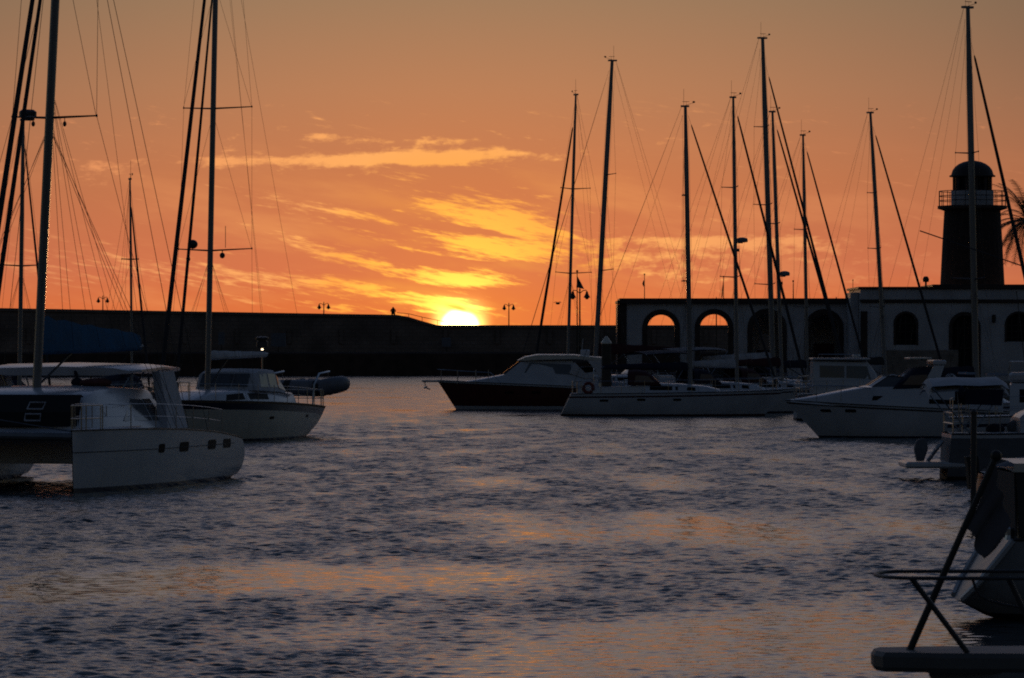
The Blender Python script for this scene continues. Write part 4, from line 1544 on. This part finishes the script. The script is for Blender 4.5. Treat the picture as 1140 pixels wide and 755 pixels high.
for y in (-.9, .9):
    mb.tube([(-1.7, y * .9, 2.44), (-1.65, y, 2.82)], .02, 5)
mb.build('hardtop_strut', STEEL, TA.o)
# helm and cockpit
mb = MB(); mb.rbox((-3.9, 1.5, 1.85), (.5, .9, .9), .08); mb.build('helm_console', GEL, TA.o)
steering_wheel(TA.o, -4.2, 1.5, 2.05, .38)


class _A:
    def deckz(s, x): return 1.42
    def hw(s, x): return 3.3


mastA = rig(TA, _A(), 0.0, 2.40, P(74.5, -270, 101.7), .142, ((.43, 1.12), (.74, .95)), fore=(4.95, 1.5, .93, .076), inner=(4.2, 1.45, .83, .064), aft=None,
            boom=(-5.7, .9, 3.38, 3.48, BLUE, .92), wires=.0065, shroud_x=-1.1, cw=3.35, mm=ALU)
for px, nm in ((37, 'deck_light'), (72, 'deck_light')):
    mb = MB()
    c = TA.L(P(px, 138, 101.7)); mb.ell(c, (.05, .05, .07), 8); mb.tube([c, c + V3(0, 0, .14)], .01, 4)
    mb.build(nm, ALUDK, mastA)
mb = MB()
c = TA.L(P(49, 245, 101.7))
mb.rbox((c.x, c.y, c.z), (.16, .14, .2), .03)
mb.build('steaming_light', ALUDK, mastA)
# lazy jacks of the blue cover
mb = MB()
for k in (.3, .55, .8):
    for sg in (-1, 1):
        a = V3(-5.7 * k, .9 * k + sg * .12, 3.45); b = TA.L(P(55, 90, 101.7))
        mb.tube([a, b], .006, 4)
mb.build('lazy_jack', WIRE, TA.o)
mb = MB()
a = TA.L(P(74, -240, 101.7))
for q in (V3(-5.2, 2.9, 1.2), V3(-2.2, 3.3, 1.4), V3(-5.0, -2.9, 1.2)):
    mb.tube([a, q], .008, 4)
mb.build('running_backstay', WIRE, TA.o)
# bundle on the coachroof
bd = MB()
for i, (x, y, d_) in enumerate(((-1.35, 1.15, (.34, .30, .12)), (-1.55, .95, (.26, .24, .10)), (-1.3, 1.35, (.20, .2, .1)))):
    bd.ell((x + 1.4, y - 1.1, .09), d_, 10)
bo_ = bd.build('bag', mat('red_brown_cloth', (.12, .035, .03), .9), loc=TA.W((-1.4, 1.1, 2.47)), smooth=True)
tag(bo_, 'red brown cloth bag lying on the catamaran roof under its hardtop', 'bag')
md = MB()
md.ell((0, 0, .10), (.16, .12, .12), 8)
md.tube([(0, 0, .2), (-.05, .1, .38)], .05, 6)
tag(md.build('winch_cover', NAVYC, loc=TA.W((-1.5, .55, 2.47))), 'small dark winch cover beside the red brown bag on the catamaran', 'cover')

# ------------------------------------------------------------------ C: dark motor yacht
TC = Thing('motor_yacht', 'motor yacht with a dark maroon hull and cream hardtop, bow pointing left', 'motor yacht', (1.41, 222, 0), PI)
hC = Hull(11.0, 3.7, 1.58, 1.34, 1.10, bow=1.05, stern=.25, sw=.86, draft=.5, sz=-.2, e0=.16, e1=.62, fullness=2.5)
hC.build(TC.o, [ANTIRED, GEL, MAROON, MAROON, GEL], boot=.2, stripe=(.22, .10), rub=.1)
hC.portlights(TC.o, [1.6, .1], .95, .5, .14)
cabin(TC.o, [(4.3, .5, .4, 1.40, 1.48), (3.2, .95, .8, 1.35, 1.66), (2.1, 1.25, 1.0, 1.3, 1.86), (1.9, 1.3, 1.05, 1.3, 1.9), (.95, 1.5, 1.15, 1.25, 2.62), (.3, 1.55, 1.2, 1.2, 2.72), (-1.9, 1.6, 1.25, 1.15, 2.7), (-2.3, 1.62, 1.4, 1.15, 1.9), (-2.9, 1.62, 1.45, 1.1, 1.75)], GEL, 'superstructure',
      win=[([(.75, .56), (-1.85, .50), (-1.8, .86), (.45, .92)], CLEAR, 'side_window')])
mb = MB()
for y0_, y1_ in ((-1.1, -.06), (.06, 1.1)):
    q = [V3(1.86, y0_, 1.97), V3(1.86, y1_, 1.97), V3(1.04, y1_ * .98, 2.58), V3(1.04, y0_ * .98, 2.58)]
    mb.loft([q, [p + V3(.03, 0, .05) for p in q]])
mb.build('windscreen', CLEAR, TC.o)
mb = MB()
rings = []
for x, w, z0, z1 in ((1.12, .9, 2.66, 2.72), (.7, 1.35, 2.66, 2.92), (0, 1.5, 2.7, 3.05), (-2.0, 1.5, 2.75, 3.04), (-3.0, 1.5, 2.68, 2.93), (-3.9, 1.4, 2.68, 2.86)):
    rings.append([(x, -w, z0 + .03), (x, -w, z1 - .05), (x, -w * .7, z1), (x, w * .7, z1), (x, w, z1 - .05), (x, w, z0 + .03), (x, w * .7, z0), (x, -w * .7, z0)])
mb.loft(rings)
mb.build('hardtop', CREAM, TC.o, smooth=True)
for sg in (-1, 1):
    mb = MB()
    mb.prism([(-1.7, 2.0), (-2.6, 1.7), (-4.1, 1.75), (-3.6, 2.72), (-2.7, 2.7), (-3.2, 2.1), (-2.6, 2.0), (-2.0, 2.6)], sg * 1.46 - .04, sg * 1.46 + .04)
    mb.build('hardtop_support', GEL, TC.o)
mb = MB()
mb.tube([(5.5, 0, 2.2), (5.1, .4, 2.18), (4.0, 1.05, 2.1), (2.6, 1.45, 2.02), (2.0, 1.5, 1.5)], .018, 5)
mb.tube([(5.5, 0, 2.2), (5.1, -.4, 2.18), (4.0, -1.05, 2.1), (2.6, -1.45, 2.02), (2.0, -1.5, 1.5)], .018, 5)
for x, y in ((5.3, .25), (4.4, .85), (3.4, 1.25), (2.7, 1.43)):
    for sg in (-1, 1):
        mb.tube([(x, sg * y, 1.4), (x, sg * y, 2.17)], .016, 4)
mb.build('bow_rail', STEEL, TC.o)
mb = MB()
mb.rbox((5.85, 0, 1.56), (1.0, .45, .12), .03)
mb.build('bow_platform', GEL, TC.o)
mb = MB()
mb.tube([(6.2, 0, 1.5), (6.15, 0, 1.2), (5.9, 0, 1.1)], .04, 6)
mb.tube([(6.1, -.2, 1.25), (6.22, 0, 1.18), (6.1, .2, 1.25)], .05, 6)
mb.build('anchor', STEEL, TC.o)
mb = MB()
mb.rbox((-2.6, .3, 3.12), (.5, .4, .35), .06); mb.tube([(-2.4, -.4, 2.95), (-2.5, -.4, 3.9)], .015, 4)
mb.build('radar_unit', GEL, TC.o)
mb = MB()
mb.grid([[(-3.9, y, 2.7), (-4.0, y, 2.2), (-4.05, y, 1.3)] for y in (-1.4, -.7, 0, .7, 1.4)])
mb.build('cockpit_curtain', GREYC, TC.o)

# ------------------------------------------------------------------ E: white motor cruiser, bow left
TE = Thing('motor_cruiser', 'white sports motor cruiser with a raked windscreen, bow pointing left at the right side', 'motor boat', (14.75, 154, 0), PI)
hE = Hull(8.7, 3.0, 1.42, 1.16, 1.0, bow=1.35, stern=.2, sw=.88, draft=.45, sz=-.2, e0=.2, e1=.7, fullness=2.3)
hE.build(TE.o, [ANTI, NAVY, GEL, GREYC, GEL], boot=.08, stripe=(.13, .06), rub=.09)
hE.portlights(TE.o, [3.0, 2.0], 1.04, .42, .13)
cabin(TE.o, [(4.15, .2, .15, 1.36, 1.42), (3.2, .75, .6, 1.28, 1.58), (2.2, 1.1, .9, 1.2, 1.78), (1.3, 1.3, 1.05, 1.12, 1.95), (.2, 1.38, 1.2, 1.1, 1.97), (-1.2, 1.42, 1.28, 1.05, 1.9), (-3.8, 1.4, 1.28, 1.0, 1.75)], GEL, 'superstructure',
      win=[([(1.15, .38), (.65, .38), (.7, .58), (1.1, .58)], GLASS, 'porthole'), ([(-1.0, .3), (-2.4, .3), (-2.3, .5), (-1.0, .5)], GLASS, 'air_vent')])
mb = MB()
rows = []
for k in range(9):
    a = lerp(-1, 1, k / 8)
    xb = 1.28 - 1.9 * max(0, abs(a) - .45) / .55
    yb = 1.12 * math.copysign(min(1, abs(a) / .62) ** .8, a)
    rows.append([V3(xb, yb, 1.95), V3(xb - .62, yb * .92, 2.36 - .22 * max(0, abs(a) - .45))])
mb.grid(rows)
mb.grid([[p - V3(.04, 0, .01) for p in rw] for rw in rows])
wn = mb.build('windscreen', CLEAR, TE.o)
mb = MB()
mb.tube([rw[1] for rw in rows], .025, 5)
for rw in rows[::2]:
    mb.tube(rw, .02, 4)
mb.build('windscreen_frame', ALUDK, wn)
mb = MB()
mb.loft([[(-.7, sg_ * 1.3, 1.9), (-1.3, sg_ * 1.3, 1.9), (-1.6, sg_ * 1.2, 2.75), (-1.2, sg_ * 1.2, 2.75)] for sg_ in (-1, -.92)])
mb.loft([[(-.7, sg_ * 1.3, 1.9), (-1.3, sg_ * 1.3, 1.9), (-1.6, sg_ * 1.2, 2.75), (-1.2, sg_ * 1.2, 2.75)] for sg_ in (1, .92)])
mb.rbox((-1.42, 0, 2.86), (.5, 2.5, .2), .05)
mb.build('radar_arch', GEL, TE.o)
mb = MB()
mb.rbox((-.72, 0, 3.02), (.84, 2.1, .07), .02)
for y in (-.9, .9):
    mb.tube([(-1.0, y, 2.95), (-.8, y, 3.0)], .02, 4)
mb.build('arch_rail', CREAM, TE.o)
sprayhood(TE.o, .35, -1.25, 1.25, 1.9, 2.72, NAVYC, 'canvas_top')
for x, nm in ((-.2, 'seat_back'), (-1.9, 'seat_back')):
    mb = MB(); mb.rbox((x, .55, 2.15), (.35, .9, .6), .12); mb.build(nm, OFFW, TE.o, smooth=True)
mb = MB()
for sg in (-1, 1):
    mb.tube([(4.3, sg * .08, 2.0), (3.2, sg * .75, 1.98), (2.0, sg * 1.15, 1.97), (1.2, sg * 1.3, 1.9)], .014, 4)
    for x, y in ((4.0, .3), (3.2, .75), (2.3, 1.05)):
        mb.tube([(x, sg * y, 1.4), (x, sg * y, 1.98)], .012, 4)
mb.build('bow_rail', STEEL, TE.o)

# ------------------------------------------------------------------ F: boxy white motor boat behind the cruiser
TF = Thing('motor_boat', 'boxy white cabin motor boat behind the bow of the white cruiser', 'motor boat', ((958 - 570) / F * 190, 190, 0), 0)
hF = Hull(6.2, 2.9, 1.5, 1.3, 1.2, bow=1.0, stern=.1, sw=.9, draft=.5, sz=-.2, e0=.18, e1=.6)
hF.build(TF.o, [ANTI, NAVY, GEL, NAVY, GEL], boot=.1)
cabin(TF.o, [(.95, 1.1, .95, 1.3, 1.4), (.6, 1.2, .98, 1.3, 2.3), (.25, 1.22, 1.0, 1.3, 2.75), (-2.2, 1.2, 1.1, 1.25, 2.8), (-2.3, 1.2, 1.1, 1.25, 2.75)], GEL, 'cabin',
      win=[([(.4, .5), (-.75, .5), (-.75, .86), (.2, .86)], CLEAR, 'side_window'), ([(-.85, .5), (-2.0, .5), (-2.0, .86), (-.85, .86)], CLEAR, 'side_window')])
mb = MB()
mb.rbox((-1.0, 0, 2.88), (2.7, 2.5, .1), .03); mb.build('cabin_roof', GEL, TF.o)
mb = MB()
for sg in (-1, 1):
    mb.tube([(-1.9, sg * 1.05, 2.92), (-1.9, sg * 1.05, 3.1), (-.3, sg * 1.0, 3.1), (0, sg * 1.0, 2.92)], .018, 5)
mb.build('roof_rail', STEEL, TF.o)
mb = MB(); mb.rbox((-.2, 0, 3.02), (.35, .6, .16), .04); mb.build('life_raft', CREAM, TF.o)
rails(TF.o, hF, .1, .85, 6, pushpit=True)

# ------------------------------------------------------------------ G: canvas topped boat, stern to the left
TG = Thing('motor_cruiser', 'motor boat with a pale canvas top and a low bathing platform at the right edge', 'motor boat', ((1160 - 570) / F * 106, 106, 0), 0)
hG = Hull(5.2, 2.6, 1.35, 1.22, 1.2, bow=.8, stern=.1, sw=.92, draft=.4, sz=-.15, e0=.14, e1=.5)
hG.build(TG.o, [ANTI, ANTI, GREYC, GREYC, GEL], boot=.1, stripe=(.16, .10))
cx0 = -2.6
mb = MB(); mb.rbox((cx0 - .22, 0, .40), (1.7, 2.2, .17), .05); mb.build('bathing_platform', GEL, TG.o)
mb = MB()
for y in (-.6, -.25):
    mb.tube([(cx0 - .45, y, .47), (cx0 - .05, y, 1.02)], .035, 5)
for k in (.3, .6, .85):
    mb.tube([(cx0 - .45 + .4 * k, -.6, .47 + .55 * k), (cx0 - .45 + .4 * k, -.25, .47 + .55 * k)], .025, 5)
mb.build('ladder', STEEL, TG.o)
mb = MB()
rr_ = [(-.9, .92, .62, .26), (-.62, 1.0, .80, .27)]
mb.loft([[(cx0 - .78, -1.0, .5), (cx0 - .60, -1.0, .5), (cx0 - .60, -.8, .5), (cx0 - .78, -.8, .5)], [(cx0 - .84, -1.06, .8), (cx0 - .5, -1.06, .8), (cx0 - .5, -.74, .8), (cx0 - .84, -.74, .8)],
         [(cx0 - .80, -1.05, 1.0), (cx0 - .52, -1.05, 1.05), (cx0 - .52, -.75, 1.05), (cx0 - .80, -.75, 1.0)], [(cx0 - .72, -1.0, 1.08), (cx0 - .58, -1.0, 1.1), (cx0 - .58, -.8, 1.1), (cx0 - .72, -.8, 1.08)]])
mb.build('outboard_motor', GREYC, TG.o, smooth=True)
cabin(TG.o, [(2.2, .9, .7, 1.25, 1.5), (1.2, 1.1, .9, 1.2, 2.0), (.2, 1.15, 1.0, 1.15, 2.1), (-.6, 1.15, 1.0, 1.15, 1.7), (-.7, 1.15, 1.0, 1.15, 1.6)], GEL, 'cabin', win=[([(1.0, .45), (0, .45), (.1, .85), (.8, .85)], GLASS, 'window')])
mb = MB()
rows = [[V3(x, 1.2 * y, 2.44 + .20 * (1 - y * y) + dz_) for y in (-1, -.75, -.4, 0, .4, .75, 1)] for x, dz_ in ((-3.1, -.12), (-3.0, .0), (-2.4, .04), (-1.8, .02), (-1.2, .05), (-1.0, -.08))]
mb.grid(rows)
mb.grid([[p - V3(0, 0, .16) for p in rw] for rw in rows])
ct = mb.build('canvas_top', OFFW, TG.o, smooth=True)
for sg in (-1, 1):
    mb = MB()
    q = [V3(-2.15, sg * 1.2, 1.98), V3(-1.2, sg * 1.2, 1.95), V3(-1.15, sg * 1.2, 2.36), V3(-2.15, sg * 1.2, 2.38)]
    mb.loft([q, [p + V3(0, sg * .02, 0) for p in q]])
    mb.build('side_curtain', NAVYC, ct)
for sg in (-1, 1):
    mb = MB()
    for xa, xb in ((-2.0, -3.0), (-2.0, -1.1), (-2.0, -2.1)):
        mb.tube([(xa, sg * 1.2, 1.2), (xb, sg * 1.2, 2.42)], .018, 4)
    mb.tube([(-2.1, sg * .9, 2.78), (-1.85, sg * .9, 2.78)], .03, 5)
    mb.tube([(-1.35, sg * .9, 2.75), (-1.0, sg * .9, 2.75)], .03, 5)
    mb.build('canvas_frame', STEEL, ct)
mb = MB()
mb.ell((-2.25, -1.28, 2.3), (.08, .08, .16), 8)
fo = mb.build('fender', NAVYC, loc=(0, 0, 0))
fo.matrix_world = TG.mw
tag(fo, 'small dark blue fender hanging under the pale canvas top', 'fender')
rails(TG.o, hG, .1, .9, 5, hh=.55, pulpit=True, pushpit=True)
for px, py, m_, d_, lab in ((1131, 476, GREYC, (.24, .2, .2), 'pale sack standing on the deck at the right edge'), (1108, 478, NAVYC, (.26, .25, .16), 'dark blue bundle on deck beside the pale sack')):
    mb = MB()
    mb.ell((0, 0, 0), d_, 10)
    o = mb.build('sack', m_, loc=P(px, py, 106), smooth=True)
    tag(o, lab, 'sack')

TJ = Thing('motor_boat', 'flybridge motor boat half hidden behind the pale canvas top at the right edge', 'motor boat', ((1186 - 570) / F * 126, 126, 0), R(-8))
hJ = Hull(7.4, 2.9, 1.5, 1.35, 1.25, bow=.9, stern=.1, sw=.92, draft=.45, sz=-.15, e0=.15, e1=.55)
hJ.build(TJ.o, [ANTI, NAVY, GEL, NAVY, GEL], boot=.1, stripe=(.3, .2))
cabin(TJ.o, [(2.2, .9, .7, 1.4, 1.55), (1.3, 1.15, .95, 1.35, 2.15), (.3, 1.2, 1.05, 1.3, 2.35), (-1.6, 1.2, 1.05, 1.25, 2.35), (-1.7, 1.2, 1.05, 1.25, 2.3)], GEL, 'cabin',
      win=[([(1.1, .45), (-.2, .45), (-.2, .82), (.75, .82)], GLASS, 'side_window'), ([(-.3, .45), (-1.4, .45), (-1.4, .82), (-.3, .82)], GLASS, 'side_window')])
mb = MB(); mb.rbox((-.7, 0, 2.52), (2.1, 2.0, .3), .08); mb.build('flybridge', GEL, TJ.o)
mb = MB(); mb.rbox((-1.0, .3, 2.88), (.5, .9, .5), .1); mb.build('helm_seat', NAVYC, TJ.o, smooth=True)
mb = MB(); mb.rbox((-.15, 0, 2.82), (.35, 1.3, .4), .08); mb.build('console', GREYC, TJ.o)
mb = MB()
for sg in (-1, 1):
    mb.tube([(.2, sg * .95, 2.67), (.1, sg * .98, 3.0), (-1.7, sg * .98, 3.0), (-1.75, sg * .95, 2.6)], .02, 5)
    for x in (-.5, -1.1):
        mb.tube([(x, sg * .97, 2.66), (x, sg * .98, 3.0)], .014, 4)
mb.build('flybridge_rail', STEEL, TJ.o)
mb = MB(); mb.tube([(-1.2, -.8, 2.6), (-1.5, -.8, 5.2)], .014, 4); mb.build('antenna', WIRE, TJ.o)
rails(TJ.o, hJ, .08, .85, 6, hh=.6)
TK = Thing('sailing_dinghy', 'small pale open boat with a grey cover and dark outboard below the pale canvas top', 'boat', ((1180 - 570) / F * 92, 92, 0), R(6))
hK = Hull(3.9, 1.7, .75, .62, .60, bow=.5, stern=.1, sw=.85, draft=.25, sz=-.08, e0=.2, e1=.6)
hK.build(TK.o, [ANTI, GEL, GEL, NAVY, GEL], boot=.05, stripe=(.12, .05))
mb = MB()
mb.loft([[(x, -w, z0), (x, -w * .6, z0 + h_ * .7), (x, 0, z0 + h_), (x, w * .6, z0 + h_ * .7), (x, w, z0)] for x, w, z0, h_ in ((-1.7, .62, .6, .12), (-1.0, .72, .62, .34), (0, .74, .63, .42), (.9, .55, .66, .25), (1.3, .35, .68, .08))])
mb.build('boat_cover', GREYC, TK.o, smooth=True)
mb = MB()
mb.loft([[(-2.12, -.14, .25), (-1.98, -.14, .25), (-1.98, .14, .25), (-2.12, .14, .25)], [(-2.16, -.15, .75), (-1.9, -.15, .75), (-1.9, .15, .75), (-2.16, .15, .75)], [(-2.2, -.12, .98), (-1.92, -.12, 1.0), (-1.92, .12, 1.0), (-2.2, .12, .98)]])
mb.build('outboard_motor', RUBBER, TK.o, smooth=True)

# slim mooring pole in the water
c = P(1083, 500, 78)
mp_ = Thing('mooring_pole', 'slim grey pole standing in the water in front of the low bathing platform', 'pole', (c.x, 78, 0))
mb = MB(); mb.tube([(0, 0, -1.5), (.02, 0, 2.2)], .058, 10); mb.build('shaft', ALUDK, mp_.o, smooth=True)
mb = MB(); mb.lathe((.02, 0, 2.2), [(.07, -.02), (.07, .03), (.02, .08)], 10); mb.build('cap', ALUDK, mp_.o)
# thick pile with a pale cone cap near the white yacht's stern
c = P(675, 440, 204.5)
mp_ = Thing('mooring_pile', 'thick dark wooden pile with a pale pointed cap at the stern of the white yacht', 'pile', (c.x, 204.5, 0))
mb = MB(); mb.tube([(0, 0, -2), (0, 0, 3.62)], [.27, .24], 12); mb.build('shaft', WOODP, mp_.o, smooth=True)
mb = MB(); mb.lathe((0, 0, 3.62), [(.27, -.02), (.27, .04), (.06, .34), (.02, .36)], 12); mb.build('cap', CREAM, mp_.o)

# ------------------------------------------------------------------ H: dark yacht with a reverse transom, stern to the left
TH_ = Thing('sailing_yacht', 'dark hulled yacht with a pale edged sloping stern, close at the right edge', 'sailing yacht', (P(1046, 665, 52).x + 4.6, 52, 0), R(2))
hH = Hull(9.2, 3.0, 1.25, 1.08, 1.05, bow=.8, stern=.78, sw=.66, draft=.5, sz=.24, e0=.3, e1=.5)
DARKH = mat('dark_grey_hull', (.24, .25, .28), .35)
hH.build(TH_.o, [ANTI, ANTI, DARKH, DARKH, DARKH], boot=.1)
for sd_ in (-1, 1):
    mb = MB()
    mb.tube([hH.pt(0, z, sd_) + V3(-.01, 0, 0) for z in (.28, .45, .6, .75, .9, 1.05)], .045, 6)
    mb.build('transom_edge', GEL, TH_.o, smooth=True)
mb = MB()
mb.prism([(-3.9, -.1), (-3.6, .3), (-3.1, .25), (-3.3, -.6), (-3.75, -.6)], -.06, .06)
mb.build('rudder', ANTI, TH_.o)
mb = MB()
for x, y, rr in ((-3.85, -.85, .07), (-3.7, -.75, .05)):
    mb.lathe((x, y, 1.05), [(rr, 0), (rr * .8, .06), (rr * .9, .14), (.02, .16)], 8)
mb.build('winch', STEEL, TH_.o)
rails(TH_.o, hH, .1, .9, 6, pushpit=True)
cabin(TH_.o, [(2.5, .5, .4, 1.05, 1.2), (.8, .95, .8, 1.05, 1.45), (-1.6, 1.0, .85, 1.02, 1.5), (-1.7, 1.0, .85, 1.02, 1.45)], GEL)
mb = MB()
rows = [[V3(x, 1.05 * y, 2.02 + .03 * (1 - y * y)) for y in (-1, -.5, 0, .5, 1)] for x in (-3.83, -3.2, -2.4, -1.6)]
mb.grid(rows); mb.grid([[p - V3(0, 0, .11) for p in rw] for rw in rows])
mb.grid([[rows[i][0], rows[i][0] - V3(0, 0, .11)] for i in range(4)])
bi = mb.build('bimini', CREAM, TH_.o)
mb = MB()
for sg in (-1, 1):
    q = [V3(-3.75, sg * 1.03, 1.1), V3(-1.7, sg * 1.03, 1.1), V3(-1.65, sg * 1.03, 1.9), V3(-3.8, sg * 1.03, 1.9)]
    mb.loft([q, [p + V3(0, sg * .02, 0) for p in q]])
q = [V3(-3.8, -1.0, 1.1), V3(-3.8, 1.0, 1.1), V3(-3.82, 1.0, 1.9), V3(-3.82, -1.0, 1.9)]
mb.loft([q, [p + V3(.02, 0, 0) for p in q]])
mb.build('side_curtain', BLACKC, bi)

# ------------------------------------------------------------------ I: nearest boat, platform with rail
YI = 27.0
TI = Thing('boat', 'nearest boat at the lower right corner, flat grey end platform with a looped rail', 'boat', (P(1150, 730, YI).x, YI, 0), 0)
PLT = mat('grey_platform_paint', (.10, .105, .11), .6)
mb = MB()
x0 = TI.L(P(971, 741, YI)).x
zt, zb_ = 1.47, 1.34
n_ = 10
pl = [(x0 + .05, -.24), (x0, -.1), (x0, .1), (x0 + .05, .24), (x0 + .5, .34), (2.0, .45), (2.0, -.45), (x0 + .5, -.34)]
mb.loft([[(x + .02, y * .95, zb_) for x, y in pl], [(x, y, zb_ + .03) for x, y in pl], [(x, y, zt - .03) for x, y in pl], [(x + .02, y * .95, zt) for x, y in pl]])
mb.build('end_platform', PLT, TI.o)
mb = MB()
xh = TI.L(P(1032, 748, YI)).x
mb.loft([[(xh, -.05, 1.345), (xh, .05, 1.345), (xh + .5, .04, 0), (xh + .5, -.04, 0)], [(xh + 1.2, -.8, 1.345), (xh + 1.2, .8, 1.345), (xh + 1.4, .5, -.2), (xh + 1.4, -.5, -.2)],
         [(xh + 3.6, -1.3, 1.345), (xh + 3.6, 1.3, 1.345), (xh + 3.6, 1.0, -.4), (xh + 3.6, -1.0, -.4)]])
mb.build('hull', DARKH, TI.o)
zr = 1.97
xr0 = TI.L(P(974.5, 640, YI)).x
pts = [(2.0, -.42, zr), (xr0 + .5, -.42, zr)] + [(xr0 + .25 + .25 * -math.sin(PI * k / 10), -.42 * math.cos(PI * k / 10), zr) for k in range(1, 10)] + [(xr0 + .5, .42, zr), (2.0, .42, zr)]
mb = MB()
mb.tube(pts, .0125, 8)
mb.build('top_rail', ALUDK, TI.o, smooth=True)
for (pa, pb_), y in ((((1009, 640), (1072, 738)), -.31), (((1116, 645), (1145, 700)), -.31)):
    a, b = TI.L(P(*pa, YI)), TI.L(P(*pb_, YI))
    mb = MB()
    mb.tube([(a.x, y, zr), (b.x, y * .95, max(zt, b.z))], .019, 8)
    mb.build('rail_leg', ALUDK, TI.o, smooth=True)
mb = MB()
lo = [(1077, 642), (1080, 652), (1085, 660), (1094, 665), (1112, 670), (1150, 676)]
mb.tube([(TI.L(P(*q, YI)).x, -.31, TI.L(P(*q, YI)).z) for q in lo], .010, 6)
mb.build('lower_rail', ALUDK, TI.o, smooth=True)

fl = Thing('flagstaff', 'slanting dark staff with a limp dark flag on the nearest boat', 'flagstaff', P(1012, 726, YI))
mb = MB()
a, b = V3(0, 0, 0), fl.L(P(1111, 508, YI))
b.y = .1
mb.tube([a, b], [.025, .021], 8)
mb.ell(b, (.04, .04, .04), 8)
mb.build('staff', IRON, fl.o, smooth=True)
mb = MB()
rows = []
n_ = 14
for i in range(n_ + 1):
    k = i / n_
    s0 = a.lerp(b, lerp(.975, .64, k))
    rw = []
    for j in range(13):
        q = j / 12
        w = .21 * (1 - .2 * k)
        x = s0.x + q * w * lerp(.45, .75, k)
        z = s0.z - .42 * q * (1 - .5 * k) - .03 * math.sin(q * 6 + k * 3)
        rw.append(V3(x + .015 * math.sin(q * 14 + k * 2), s0.y + .05 * math.sin(q * 11 + k * 1.5) * q, z))
    rows.append(rw)
mb.grid(rows)
mb.grid([[p + V3(0, .006, 0) for p in rw] for rw in rows])
mb.build('flag', CLOTH, fl.o, smooth=True)
